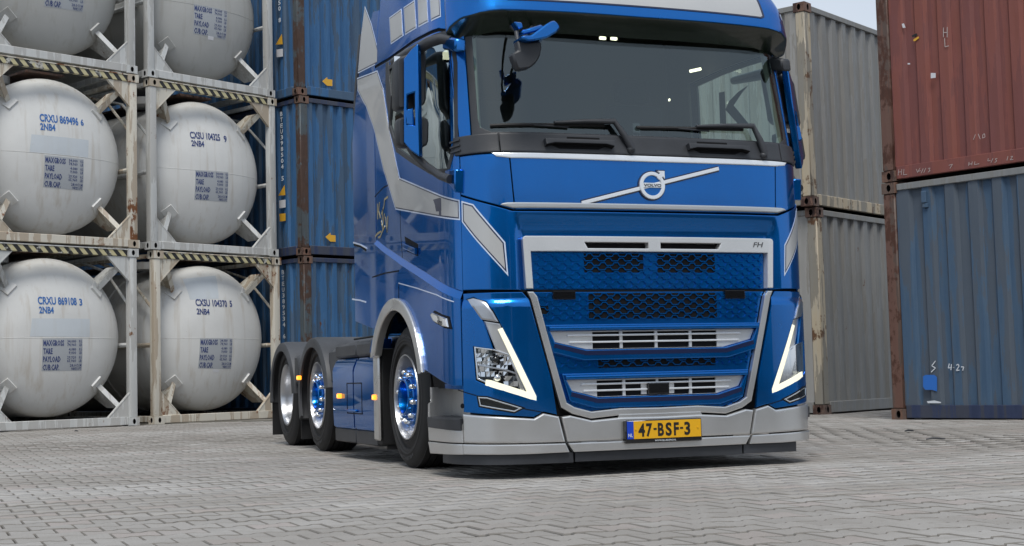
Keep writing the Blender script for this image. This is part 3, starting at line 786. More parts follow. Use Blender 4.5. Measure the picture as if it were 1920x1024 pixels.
# ------------------------------------------------------------------ tank containers
TR, TY0, TD = 1.135, 0.055, 0.40
TCX, TCZ = CW/2, 1.300
def head_y(u, v):
    r2 = ((u-TCX)**2+(v-TCZ)**2)/TR**2; return TY0+TD*(1-math.sqrt(max(0, 1-r2)))
def head_pt(u, v, off=.003):
    return Vector((u, head_y(u, v)-off, v))
def shared(name, fn, mats):
    if name in bpy.data.meshes: return bpy.data.meshes[name]
    bm = bmesh.new(); fn(bm); me = bpy.data.meshes.new(name); bm.to_mesh(me); bm.free(); return me
def tank_container(org, rz, z, label, group, paint, fmat_b, fmat_t, post_m, texts=None, first=[None], shift=0.0):
    root = empty('tank_container', (org[0]+shift*math.cos(rz), org[1]+shift*math.sin(rz), z), rz); tag(root, label, 'tank container', group)
    bm = bmesh.new(); prof = [(TY0, 0.0001)]
    for k in range(1, 25):
        a = PI/2*k/24; prof.append((TY0+TD*(1-math.cos(a)), TR*math.sin(a)))
    prof += [(1.6, TR), (1.62, TR+.012), (1.70, TR+.012), (1.72, TR), (3.0, TR), (4.3, TR), (5.45, TR)]
    for k in range(1, 9):
        a = PI/2*k/8; prof.append((5.45+.4*math.sin(a), max(.001, TR*math.cos(a))))
    add_lathe(bm, prof, 72, (TCX, 0, TCZ), 'y'); o = obj('tank_barrel', bm, paint, root, 30)
    p = .118; CT, CB = CH-.118, .118
    for x in (0, CW-.162):
        for y in (0, CL-.178):
            for zz, m_ in ((0, fmat_b), (CH-.118, fmat_t)):
                c = put_casting(root, x, y, zz, m_)
            fr = y < 1
            bm = bmesh.new(); x0 = x+.008 if x == 0 else x+.034
            add_box(bm, (x0, y+.010, CB), (x0+p, y+.010+p, CT), bev=.014, seg=2); obj('corner_post', bm, post_m if fr else fmat_b, root, 40)
    for y in (.016, CL-.09):
        box('bottom_rail', (.162, y, .010), (CW-.162, y+.075, .128), fmat_b, root, .006)
        bm = bmesh.new(); add_box(bm, (.162, y, CH-.115), (CW-.162, y+.075, CH-.012), bev=.006); obj('top_rail', bm, M['hazard'] if y < 1 else fmat_t, root, 40)
        box('flange', (.162, y-.008, CH-.020), (CW-.162, y-.001, CH-.004), fmat_t, root) if y < 1 else None
    for x in (.02, CW-.09):
        for zz in (.03,): box('side_rail', (x, .178, zz), (x+.07, CL-.178, zz+.09), fmat_b, root, .006)
        box('side_rail', (x, .178, CH-.10), (x+.06, CL-.178, CH-.04), fmat_b, root, .006)
        bm = bmesh.new(); add_tube(bm, [(x+.035, .15, 1.18), (x+.035, 3.0, 1.18), (x+.035, CL-.15, 1.18)], .035, 8); obj('side_brace', bm, fmat_b, root, 40)
        bm = bmesh.new(); add_tube(bm, [(x+.035, .12, 1.72), (x+.035, .8, 2.30), (x+.035, 1.5, 2.5)], .022, 6); obj('side_brace', bm, fmat_b, root, 40)
    # gussets, braces and pads at the four corners
    for sx in (0, 1):
        for sz in (0, 1):
            fx = lambda x: x if sx == 0 else CW-x
            fz = lambda q: q if sz == 0 else CH-q
            g = .36; bm = bmesh.new()
            add_prism(bm, [(fx(.125), fz(.115)), (fx(.125+g), fz(.115)), (fx(.125), fz(.115+g))], .030, .044, 'y')
            add_beam(bm, (fx(.125+g), .05, fz(.115)), (fx(.125), .05, fz(.115+g)), .014, .05, up=Vector((0, 1, 0))); obj('gusset', bm, fmat_t if sz else fmat_b, root)
            ang = math.atan2(fz(0)-TCZ if sz else -TCZ, (fx(0)-TCX)); ang = math.atan2((1 if sz else -1), (1 if sx else -1))
            rr = .985; pu, pvv = TCX+rr*math.cos(ang), TCZ+rr*math.sin(ang); q = Vector((pu, head_y(pu, pvv), pvv))
            nn = Vector((math.cos(ang)*.62, -.78, math.sin(ang)*.62)).normalized()
            t1 = Vector((-math.sin(ang), 0, math.cos(ang))); t2 = nn.cross(t1).normalized()
            bm = bmesh.new(); h = .098
            d45 = [(t1+t2).normalized(), (t1-t2).normalized()]
            mt = Matrix(((t1.x, t2.x, nn.x, q.x), (t1.y, t2.y, nn.y, q.y), (t1.z, t2.z, nn.z, q.z), (0, 0, 0, 1)))
            add_box(bm, (-h, -h, -.02), (h, h, .014), mt, .004)
            obj('brace_pad', bm, paint, root)
            a = q + nn*.012; b_ = Vector((fx(.125+g*.42), .052, fz(.115+g*.42)))
            bm = bmesh.new(); add_beam(bm, a, b_, .075, .016, up=Vector((0, -1, 0)))
            dd = (b_-a); side = Vector((0, 1, 0))
            v4 = [a+Vector((0, .008, 0)), b_+Vector((0, .008, 0)), b_+Vector((0, .36, 0)), a+Vector((0, .50, 0))+Vector((math.cos(ang), 0, math.sin(ang)))*.08]
            tt = dd.cross(side).normalized()*.007
            A = [bm.verts.new(v-tt) for v in v4]; B = [bm.verts.new(v+tt) for v in v4]
            bm.faces.new(A); bm.faces.new(B[::-1])
            for i in range(4): bm.faces.new((A[i], B[i], B[(i+1) % 4], A[(i+1) % 4]))
            obj('diagonal_brace', bm, fmat_t if sz else fmat_b, root)
    # walkway and valves on top
    box('walkway', (TCX-.3, .5, CH-.07), (TCX+.3, CL-.6, CH-.04), M['c_rust'], root)
    bm = bmesh.new(); add_lathe(bm, [(CH-.2, .001), (CH-.2, .28), (CH-.09, .28), (CH-.085, .001)], 20, (TCX-.55, 1.1, 0), 'z'); obj('manlid', bm, paint, root, 40)
    bm = bmesh.new(); add_lathe(bm, [(.0, .03), (.35, .03)], 8, (TCX, 5.2, .05), 'z', closed=True); obj('outlet_valve', bm, M['c_rust'], root)
    # weld seam across the head
    bm = bmesh.new(); zs = TCZ-.02
    add_tube(bm, [head_pt(TCX+TR*.97*t, zs, 0) for t in np.linspace(-1, 1, 30)], .0035, 4); obj('weld_seam', bm, paint, root)
    if texts: texts(root)
    return root
def huv(root, px, py):
    """pixel -> (u,v) on the tank head (iterated)"""
    d = .12
    for _ in range(6):
        u, v = pxl(root, px, py, 'y', d); d = head_y(u, v)
    return u, v
def head_rect(root, P, m, name='marking_panel', off=.0015, n=14):
    Q = [huv(root, *p) for p in P]; bm = bmesh.new(); g = []
    for i in range(n+1):
        for j in range(n+1):
            a, b = i/n, j/n
            u = (1-a)*(1-b)*Q[0][0]+a*(1-b)*Q[1][0]+a*b*Q[2][0]+(1-a)*b*Q[3][0]; v = (1-a)*(1-b)*Q[0][1]+a*(1-b)*Q[1][1]+a*b*Q[2][1]+(1-a)*b*Q[3][1]
            g.append(bm.verts.new(head_pt(u, v, off)))
    for i in range(n):
        for j in range(n): bm.faces.new((g[i*(n+1)+j], g[(i+1)*(n+1)+j], g[(i+1)*(n+1)+j+1], g[i*(n+1)+j+1]))
    return obj(name, bm, m, root, 60)
def head_text(root, s, p0, p1, hpx, m, name='container_number', bold=.030):
    (u0, v0), (u1, v1) = huv(root, *p0), huv(root, *p1); (_, v2) = huv(root, p0[0], p0[1]-hpx); h = v2-v0; L = u1-u0
    bm = bmesh.new(); add_text(bm, s, lambda u, v: head_pt(u0+u, v0+(v1-v0)*u/L+v, .004), h, L, bold, res=3); return obj(name, bm, m, root)
DATA = (('MAXGROSS', '34,000', 'KG', '74,960', 'LB'), ('TARE', '4,080', 'KG', '9,000', 'LB'), ('PAYLOAD', '29,920', 'KG', '65,960', 'LB'), ('CUB.CAP.', '28,0', 'CU.M', '989', 'CU.FT'))
def data_panel(root, P):
    head_rect(root, P, M['tank_plate'], 'data_panel')
    Q = [huv(root, *p) for p in P]; bm = bmesh.new(); W = (Q[1][0]-Q[0][0]); Hh = Q[0][1]-Q[3][1]
    def bl(a, b):
        return ((1-a)*(1-b)*Q[0][0]+a*(1-b)*Q[1][0]+a*b*Q[2][0]+(1-a)*b*Q[3][0], (1-a)*(1-b)*Q[0][1]+a*(1-b)*Q[1][1]+a*b*Q[2][1]+(1-a)*b*Q[3][1])
    def tx(s, a0, b0, h, w, bold):
        add_text(bm, s, lambda u, v: head_pt(*bl(a0+u/W, b0-v/Hh), .004), h*Hh, w*W, bold, res=1)
    ws = (.50, .22, .42, .40)
    for i, (a, n1, k1, n2, k2) in enumerate(DATA):
        b = .22+i*.25; tx(a, .02, b, .17, ws[i], .03)
        for s, k, bb in ((n1, k1, b-.095), (n2, k2, b+.012)):
            w = .038*len(s); tx(s, .83-w, bb, .085, w, .012); wk = .035*len(k); tx(k, .98-wk, bb, .085, wk, .012)
    tag(obj('data_lettering', bm, M['ink_navy'], root), kind='stuff')
G_T = 'stacked white tank containers'
T2O, T2Z = Vector((-1.645, 13.456)), .50
T1R, T1Z = Vector((-1.85, 13.31)), .45
T1O = T1R-CW*Vector((math.cos(T1Z), math.sin(T1Z)))
DZT = CH+.016
def tx_c1mid(r):
    head_text(r, 'CRXU 869496', (74.5, 227), (147, 235), 13.5, M['ink_blue']); head_text(r, '6', (151.5, 235), (157, 235.6), 11, M['ink_blue']); head_text(r, '2NB4', (75.5, 243), (104, 245.5), 12, M['ink_blue'])
    head_rect(r, [(59, 252), (166, 263), (165, 296), (55, 285)], M['tank_patch']); data_panel(r, [(83.5, 291), (157, 299), (155, 358), (80.5, 351)])
def tx_c1bot(r):
    head_text(r, 'CRXU 869108', (71, 570), (144, 572), 13.5, M['ink_blue']); head_text(r, '3', (149, 572.5), (154.5, 572.5), 12, M['ink_blue']); head_text(r, '2NB4', (73.5, 587), (101, 587.5), 12, M['ink_blue'])
    head_rect(r, [(60, 597), (168, 598), (168, 632), (56, 631)], M['tank_patch']); data_panel(r, [(79.5, 635), (154.5, 635), (153, 695), (77.5, 696)])
def tx_c1top(r): data_panel(r, [(86, -49), (158, -37), (155.5, 23), (82, 12)])
def tx_c2mid(r):
    head_text(r, 'CXSU 104325', (356.5, 259), (413, 264), 12, M['ink_navy']); head_text(r, '9', (420, 266), (425.5, 266.5), 11, M['ink_navy']); head_text(r, '2NB4', (359, 273.5), (383, 275.5), 10.5, M['ink_navy'])
    head_rect(r, [(376, 199), (418, 206), (426, 255), (368, 245)], M['tank_patch'], 'washed_area') if False else None
    data_panel(r, [(366, 318.5), (428, 323), (426, 379), (364, 375)])
def tx_c2bot(r):
    head_text(r, 'CXSU 104370', (367, 573), (426, 575.5), 12, M['ink_navy']); head_text(r, '5', (431, 575), (435.5, 575), 11, M['ink_navy']); head_text(r, '2NB4', (369, 589), (393, 590), 10.5, M['ink_navy'])
    head_rect(r, [(342, 523), (404, 517), (410, 560), (356, 562)], M['tank_patch'], 'repainted_patch'); data_panel(r, [(375, 634), (436, 634), (433, 692), (371, 691)])
    head_rect(r, [(399, 693), (410, 693), (410, 698), (399, 698)], M['sticker_white'], 'label')
def tx_c2top(r):
    data_panel(r, [(363, 7), (426, 20), (423, 75), (362, 63)]); head_rect(r, [(390, 67), (400.5, 69), (400, 76), (389.5, 74)], M['sticker_white'], 'label')
F, FR = M['t_frame'], M['t_frame_rust']
tank_container(T1O, T1Z, .052, 'white tank container CRXU 869108 3, on the ground at the far left', G_T, M['tank'], F, F, F, tx_c1bot, shift=0)
tank_container(T1O, T1Z, .052+DZT, 'white tank container CRXU 869496 6, middle of the far left stack', G_T, M['tank'], FR, FR, FR, tx_c1mid, shift=.02)
tank_container(T1O, T1Z, .052+2*DZT, 'grey-white tank container on top of the far left stack, cut by the photo edge', G_T, M['tank_grey'], F, F, F, tx_c1top, shift=.0)
tank_container(T2O, T2Z, .052, 'white tank container CXSU 104370 5, bottom one beside the blue containers, rusty left post', G_T, M['tank'], FR, FR, FR, tx_c2bot, shift=.05)
tank_container(T2O, T2Z, .052+DZT, 'white tank container CXSU 104325 9, middle one beside the blue containers, stain on its head', G_T, M['tank'], F, FR, F, tx_c2mid, shift=.0)
tank_container(T2O, T2Z, .052+2*DZT, 'grey tank container with small white label, top of the stack beside the blue containers', G_T, M['tank_grey'], F, F, F, tx_c2top, shift=-.03)
# the row goes on to the left of the frame (seen mirrored in the truck's door), two high
for q in (1, 2, 3):
    o_ = T1O-q*(CW+.14)*Vector((math.cos(T1Z), math.sin(T1Z)))
    for k in range(2):
        tank_container(o_, T1Z, .052+k*DZT, ('lower' if k == 0 else 'upper')+' white tank container number %d beyond the left edge, seen mirrored in the truck door' % q if False else ('ground level' if k == 0 else 'second level')+' white tank container, '+('first', 'second', 'third')[q-1]+' one beyond the left edge of the photo', 'tank containers beyond the left edge', M['tank'], F, F, F)
# a row of containers standing behind the tanks
for q in range(3):
    o_ = T2O+Vector((-math.sin(T2Z), math.cos(T2Z)))*6.9-(q*(CL+.1)-1.0+2.6)*Vector((math.cos(T2Z), math.sin(T2Z)))
    for k in range(3):
        lv = ('bottom', 'middle', 'top')[k]; wh = ('right behind the tank container nearest the blue stack', 'behind the far left tank containers', 'left of the frame behind the tank row')[q]
        container((o_.x, o_.y), T2Z, CL, CW, M['c_blue'], M['c_blue_post'], M['c_blue_dark'], M['c_rust'], f'{lv} dark blue shipping container {wh}', 'containers hidden behind the tanks', z=.05+k*(CH+.014), seed=80+q*3+k)

for (px_, py_, ln, a_, lb) in ((1755, 829, .16, 4, 'short dark stick lying on the paving in front of the faded blue container'), (1706, 818, .10, 20, 'smaller dark twig on the paving near the rusty container post'), (143, 817, .05, 0, 'tiny dark pebble on the paving before the far left tank stack')):
    v_ = sight(px_, py_); p_ = CAM_POS+v_*((.004-CAM_POS.z)/v_.z); bm = bmesh.new()
    add_tube(bm, [Vector((-ln/2, 0, .012)), Vector((-ln*.1, .006, .018)), Vector((ln*.2, -.004, .014)), Vector((ln/2, .004, .010))], [.006, .009, .008, .004], 6)
    o = obj('twig', bm, M['plastic'], None, 50); o.location = (p_.x, p_.y, ground_z(p_.x, p_.y)+.002); o.rotation_euler = (0, 0, R(-20+a_)); tag(o, lb, 'twig')

# ================================================================== TRUCK
truck = empty('truck', (0, 1.48, 0))
tag(truck, 'metallic blue three-axle lorry cab with silver trim and lit headlamps, parked in the middle', 'truck')
TK = bpy.data.objects.new('tmp', None)
truck_parts_before = set(o.name for o in bpy.data.objects)
B, S_, D, PIN, PD, K, PL_ = M['blue'], M['silver'], M['decal'], M['pin'], M['pindark'], M['black'], M['plastic']
seamL = T(866, 330)[0]                      # door / corner panel seam (s)
s_rear = sy(2.03)                           # rear edge of the cab side
# ---- dark shell behind the panels
arc = lambda r, a0, a1, n, cy=1.48, cz=.5: [(sy(cy+r*math.cos(a0+(a1-a0)*i/n)), cz+r*math.sin(a0+(a1-a0)*i/n)) for i in range(n+1)]
sh = [(s_rear, 2.05), (s_rear, .98)] + arc(.66, R(40), R(165), 16) + [(sy(.80), .56), (seamL, .56), (seamL, .30)]
patch('body_shell', K, sh + [(0, .30), (0, 2.05)], off=-.045, th=.02, parent=truck, bev=0)
patch('body_shell', K, mir(sh + [(0, .30), (0, 2.05)]), off=-.045, th=.02, parent=truck, bev=0)
# ---- upper front panels (between windscreen cowl and crease)
cowl_b = 2.012
crz = [T(866, 369), T(905, 380.5), T(960, 396.2)]
crease = [(seamL, crz[0][1]), crz[1], (crz[2][0], 1.650)]
g = .004
up_poly = [(seamL+g, cowl_b)] + [(seamL+g, crease[0][1]+.008), (crease[1][0], crease[1][1]+.008), (crease[2][0], 1.658)]
cx_seam = .945
patch('bonnet_panel', B, [(-cx_seam, 1.985), (-.925, 1.66), (.925, 1.66), (cx_seam, 1.985)], off=.0, th=.016, parent=truck, bev=.004)
cp = [(seamL+g, cowl_b), (seamL+g, crease[0][1]+.010), (crease[1][0], crease[1][1]+.010), (-.932, 1.660), (-cx_seam-.007, 1.985), (-cx_seam-.007, cowl_b)]
both('corner_panel', B, cp, off=0, th=.016, parent=truck, bev=.004)
# ---- lower bonnet with recess around the grille
GZ0, GZ1 = 1.158, 1.490
def relief_lb(s, z):
    a = abs(s); k = 1-_sm((a-.885)/.055); t = _sm((1.650-z)/.13)
    return -.045*k*t
lb = [(seamL+g, crease[0][1]), crease[1], (-.945, 1.650)] 
lb_left = lb + []
lbp = [(seamL+g, 1.170), (seamL+g, crease[0][1]), (crease[1][0], crease[1][1]), (-.945, 1.650), (.945, 1.650), (-crease[1][0], crease[1][1]), (-seamL-g, crease[0][1]), (-seamL-g, 1.170), (.89, 1.158), (-.89, 1.158)]
patch('lower_bonnet', B, lbp, off=0.0, th=.022, parent=truck, bev=.005, relief=relief_lb, ds=.03, dz=.03)
# ---- door / side panels
win = TT((733, 132), (762, 108), (790, 89), (846, 67), (853, 120), (855.5, 262), (842, 316), (812, 318), (775, 296), (748, 277), (735, 235))
win = [(max(s, sy(1.95)), z) for s, z in win]
belt = [T(866, 547), T(800, 510), T(760, 486), T(725, 462), T(706, 451.5)]
belt = [(seamL-.004, belt[0][1])]+belt[1:-1]+[(s_rear, belt[-1][1])]
roofl = [T(852, 73), T(826, 58), T(800, 70), T(776, 81), T(731, 113), T(709, 126)]
roofl = [(seamL-.004, 2.80), T(848, 62), T(826, 60), T(776, 83), T(731, 115), (s_rear, T(709, 127)[1])]
side_up = roofl + belt[::-1]
patch('side_panel', B, side_up, off=0, th=.014, parent=truck, bev=.004, holes=[inset(win, -.03)], ds=.05)
patch('side_panel', B, mir(side_up), off=0, th=.014, parent=truck, bev=.004, holes=[mir(inset(win, -.03))], ds=.05)
# ledge (catches the sky) and the lower side panel below it
ledge_lo = [(s, z-(.050-.022*i/4)) for i, (s, z) in enumerate(belt)]
lowp = ledge_lo[::-1]
low_poly = [(seamL-.004, ledge_lo[0][1])] + ledge_lo[1:] + [(s_rear, 1.03)] + [(s_rear-0, 1.0)] + arc(.665, R(42), R(163), 18) + [(seamL-.10, .575), (seamL-.004, .575)]
both('lower_side_panel', B, low_poly, off=0.0, th=.036, parent=truck, bev=.004)
def ledge(sgn):
    bm = bmesh.new(); A, Bv = [], []
    n = 24
    for i in range(n+1):
        t = i/n*4; k = min(3, int(t)); f = t-k
        s = belt[k][0]*(1-f)+belt[k+1][0]*f; z1 = belt[k][1]*(1-f)+belt[k+1][1]*f; z0 = ledge_lo[k][1]*(1-f)+ledge_lo[k+1][1]*f
        P, ts, tz, nn = frame(s*sgn, z1); A.append(bm.verts.new(P+nn*.010)); P, ts, tz, nn = frame(s*sgn, z0); Bv.append(bm.verts.new(P+nn*.0365))
    for i in range(n): bm.faces.new((A[i], A[i+1], Bv[i+1], Bv[i]))
    bmesh.ops.recalc_face_normals(bm, faces=bm.faces)
    if bm.faces[0].normal.z < 0: bmesh.ops.reverse_faces(bm, faces=bm.faces)
    obj('belt_ledge', bm, B, truck, 60)
ledge(1); ledge(-1)
# fender lip
for sg in (1, -1):
    lip = arc(.655, R(28), R(166), 30); poly = arc(.700, R(24), R(166), 30) + arc(.610, R(30), R(165), 30)[::-1]
    poly = poly if sg == 1 else mir(poly)
    patch('wheel_arch_trim', S_, poly, off=0.0, th=.062, parent=truck, bev=.02, ds=.03, dz=.05, back=True)
# panel seams on the side
seam_kw = dict(off=.0132, th=.0016, parent=truck, bev=0)
door_rear = TT((760, 486), (756, 440), (753, 345)) 
both_strip('door_gap', K, [T(758.5, 484), T(755, 440), T(752, 345)], .007, **seam_kw)
both_strip('door_gap', K, TT((757, 334), (722, 352), (706, 369)), .009, **seam_kw)
both_strip('panel_gap', K, TT((757, 508), (730, 512.5), (707, 520)), .010, off=.0365, th=.0016, parent=truck, bev=0)
both_strip('panel_gap', K, TT((757, 530), (757, 548), (757, 572)), .006, off=.0365, th=.0016, parent=truck, bev=0)
both_strip('panel_crease', PIN, TT((757, 531), (790, 540), (830, 553), (860, 566)), .007, off=.0365, th=.002, parent=truck, bev=0)
# roof side and front
roof_front_z = 2.84
ROOF_TOP = 3.86
rs = [(p[0], p[1]+.022) for p in roofl]; rs[0] = (seamL, 2.822)
roof_poly = [(-x, z) for x, z in []]
left = [(s_rear, ROOF_TOP)] + rs[::-1] + [(-1.10, 2.86)]
patch('roof_shell', B, left + mir(left), off=0, th=.016, parent=truck, bev=.005, ds=.05, dz=.06)
bm = bmesh.new(); rv = [bm.verts.new(surf(s, ROOF_TOP-.005)) for s in np.linspace(s_rear, -s_rear, 60)]; bm.faces.new(rv); obj('roof_top', bm, B, truck)
both_strip('roof_gap', K, [(p[0], p[1]+.011) for p in roofl], .022, off=-.006, th=.012, parent=truck, bev=0)
# rear wall of the cab
bm = bmesh.new(); add_box(bm, (-1.20, 2.02, .95), (1.20, 2.05, 3.75), bev=.02); obj('rear_wall', bm, B, truck, 40)
# side fairing behind the cab
fa_t = [T(680, 60)[1], T(672.5, 140)[1]]
sR = sy(2.72); s0f = sy(2.045)
fair = [(s0f, 3.42), (sy(2.25), 3.46), (sy(2.50), 3.10), (sR, 2.5), (sR, 1.66), (sR, 1.09), (s0f, .99)]
both('side_fairing', B, fair, off=-.006, th=.020, parent=truck, bev=.005, back=True)
both_strip('fairing_gap', K, [(s0f, .99), (s0f, 3.44)], .012, off=.004, th=.006, parent=truck, bev=0)
both_strip('fairing_edge', PL_, [(sy(2.735), 3.40), (sy(2.735), 2.30)], .05, off=-.06, th=.05, parent=truck, bev=.004)
both_strip('fairing_slot', PIN, TT((666, 455), (680, 459), (692, 466)), .012, off=.014, th=.003, parent=truck, bev=0)
both_strip('fairing_slot', PIN, TT((664, 561), (678, 563), (690, 566.5)), .012, off=.014, th=.003, parent=truck, bev=0)
both_strip('fairing_slot', K, TT((667, 458.5), (680, 462), (690, 469)), .02, off=.014, th=.002, parent=truck, bev=0)
# ---- decals
def decal(poly, off=.0145, name='decal', edge=True, mirror=True):
    for sg in ((1, -1) if mirror else (1,)):
        p = poly if sg == 1 else mir(poly)
        if edge:
            patch('pinstripe', PIN, p, off=off, th=.0010, parent=truck, bev=0)
            patch('pinstripe', PD, inset(p, .009), off=off, th=.0016, parent=truck, bev=0)
            patch(name, D, inset(p, .017), off=off, th=.0022, parent=truck, bev=0)
        else: patch(name, D, p, off=off, th=.0022, parent=truck, bev=0)
fd = TT((869, 377.5), (891, 383.7), (947, 455), (952.6, 518.5), (869, 417))
fd[0] = (seamL+.012, fd[0][1]); fd[-1] = (seamL+.012, fd[-1][1])
decal(fd, off=.0225, name='front_decal')
sdw = TT((673, 147), (711, 132.5), (722, 165), (733, 240), (753, 333), (864, 375.5), (864, 413.5), (745.5, 393), (733, 352), (723, 320), (704, 240), (690, 200), (674, 170))
sdw[5] = (seamL-.012, sdw[5][1]); sdw[6] = (seamL-.012, sdw[6][1])
decal(sdw, name='side_decal')
sdu = TT((687.5, 12), (700, 45), (712, 92), (711.5, 120), (674.5, 138.5), (680, 70))
decal(sdu, name='side_decal')
for q in (((734, 33.8), (757, 17), (760, 68.5), (737, 84)), ((761, 14.5), (781, 1.5), (784.6, 54.5), (764, 66.5)), ((786.5, -2.5), (805, -13), (808, 42), (789, 52)), ((810, -16), (828, -26), (830.5, 33), (813, 41))):
    decal(TT(*q), off=.0165, name='roof_decal')
# gold lettering
def deco_text(s, p0, p1, hpx, off, m, name, mirror=False, bold=.02, shear=0.0, spacing=1.0):
    (s0, z0), (s1, z1) = T(*p0), T(*p1); h = T(p0[0], p0[1]-hpx)[1]-z0; L = s1-s0
    def fn(u, v):
        P, ts, tz, nn = frame(s0+u, z0+(z1-z0)*u/L+v); return P+nn*off
    bm = bmesh.new(); add_text(bm, s, fn, h, L, bold, res=3, shear=shear, spacing=spacing); return obj(name, bm, m, truck)
G_ = M['gold']
def gold_stroke(lines, w=.016):
    for ln in lines: strip('gold_lettering', G_, TT(*ln), w, off=.0146, th=.002, parent=truck, bev=0)
gold_stroke([[(711.5, 382), (712, 411.5)], [(715.5, 379.5), (713.5, 396), (717, 410)], [(731, 369.5), (725, 374), (723.5, 388), (718.5, 402)], [(721.5, 392), (720.5, 414)], [(718.5, 414), (721, 427), (725, 401)], [(726.5, 407), (729.5, 436)], [(731, 405.5), (729, 436)], [(725, 424), (720, 436), (717, 444), (713, 445.5)], [(707.5, 444), (711, 439), (718, 434)]])
deco_text('transport.nl', (707.5, 510), (742.5, 501.5), 8, .0150, G_, 'gold_lettering', shear=.3, bold=.0)
# ---- side marker badge lamp
bl = TT((822, 590), (826, 586), (851, 597), (854, 613.5), (845, 612), (828, 602))
patch('side_marker_lamp', K, inset(bl, -.012), off=.036, th=.006, parent=truck, bev=.003)
patch('side_marker_lamp', M['chrome'], bl, off=.04, th=.018, parent=truck, bev=.008)
deco_text('500', (836, 607.5), (844.5, 610), 7.5, .0585, M['ink_black'], 'badge_lettering', bold=.01)
patch('side_marker_lamp', M['sticker_white'], TT((846, 598.5), (850.5, 600), (852.8, 612), (848, 611)), off=.057, th=.003, parent=truck, bev=.002)
# ---- door handle
hd = TT((762, 442), (788, 457), (788, 482), (766, 472))
both('door_handle_recess', K, inset(hd, .004), off=.0135, th=.0015, parent=truck, bev=0)
both('door_handle', B, TT((763, 455), (787, 465), (787, 477), (765, 466)), off=.015, th=.022, parent=truck, bev=.008)
# ---- windows
gp = win
for sg in (1, -1):
    p = gp if sg == 1 else mir(gp)
    patch('window_frame', PL_, inset(p, -.034), off=.001, th=.016, parent=truck, bev=.003, holes=[inset(p, .0)])
    patch('side_window', M['side_glass'] if sg == 1 else M['side_glass_clear'], inset(p, -.004), off=.004, th=.003, parent=truck, bev=0)
patch('quarter_light_divider', PL_, TT((728, 118), (733, 116), (738, 180), (735, 225), (729, 190)), off=.004, th=.016, parent=truck, bev=.003)
wt, wb = T(1439, 93), T(1467.5, 266)
wt, wb = (-T(886.5, 62)[0], wt[1]), (-T(897, 236)[0]+.02, wb[1])
sw_t, sw_b = wt[0], wb[0]
gl = [(-sw_t-.01, 2.90), (-sw_t-.005, wt[1]), (-sw_b+.02, wb[1]+.08), (-sw_b+.035, wb[1]+.03), (-sw_b+.09, wb[1]+.004)]
zb = wb[1]-.018
gl[-1] = (-sw_b+.10, zb); gl[-2] = (-sw_b+.03, zb+.035)
glp = gl + mir(gl)
fo = [(-sw_t-.050, 2.90), (-sw_b-.030, 2.10)]
patch('windscreen_frame', PL_, fo + mir(fo), off=-.004, th=.010, parent=truck, bev=.002, holes=[glp])
patch('windscreen', M['windshield'], glp, off=.0, th=.004, parent=truck, bev=0)
# A pillars
ap = [(seamL-.004, 2.84), (seamL-.004, 2.10), (-sw_b-.034, 2.10), (-sw_t-.054, 2.84)]
both('windscreen_pillar', B, ap, off=0, th=.016, parent=truck, bev=.005)
both_strip('pillar_seam', K, [(seamL+.012, 2.83), (seamL+.012, 2.14)], .006, off=.0155, th=.001, parent=truck, bev=0)
# ---- cowl
co = [(seamL-.02, 2.128), (seamL-.02, 2.016)]
patch('cowl_panel', PL_, [(-1.0, 2.142), (-1.0, 2.016), (1.0, 2.016), (1.0, 2.142)], off=0, th=.030, parent=truck, bev=.010)
both('cowl_end', PL_, [(seamL-.03, 2.140), (seamL-.03, 2.020), (-1.005, 2.016), (-1.005, 2.142)], off=0, th=.030, parent=truck, bev=.008)
for zz in (2.048, 2.082, 2.116):
    both('cowl_fin', PL_, [(seamL-.055, zz), (seamL-.055, zz-.012), (seamL+.03, zz-.004), (seamL+.03, zz+.006)], off=.028, th=.012, parent=truck, bev=.003)
def cxz(px, py): return T(px, py)
for (x0, x1, c0, c1) in ((T(1016, 268)[0], T(1145, 275)[0], T(1060, 263)[0], T(1121, 267)[0]), (T(1282, 276)[0], T(1396, 283)[0], T(1303, 273)[0], T(1359, 276)[0])):
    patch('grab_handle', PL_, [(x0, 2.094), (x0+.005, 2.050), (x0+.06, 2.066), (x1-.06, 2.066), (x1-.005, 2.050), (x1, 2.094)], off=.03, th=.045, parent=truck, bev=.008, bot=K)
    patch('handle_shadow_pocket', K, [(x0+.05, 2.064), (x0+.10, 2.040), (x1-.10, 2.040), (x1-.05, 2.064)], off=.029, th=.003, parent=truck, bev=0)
    patch('cowl_slot', K, [(c0, 2.122), (c0, 2.103), (c1, 2.103), (c1, 2.122)], off=.029, th=.003, parent=truck, bev=0)
# bright trims
patch('upper_trim', M['white_trim'], [(-1.055, 2.012), (-1.03, 1.993), (-.94, 1.982), (0, 1.978), (.94, 1.982), (1.03, 1.993), (1.055, 2.012)], off=.004, th=.022, parent=truck, bev=.006)
patch('lower_trim', S_, [(-1.018, 1.690), (-1.0, 1.700), (-.97, 1.704), (.97, 1.704), (1.0, 1.700), (1.018, 1.690), (.94, 1.668), (-.94, 1.668)], off=.004, th=.026, parent=truck, bev=.008)
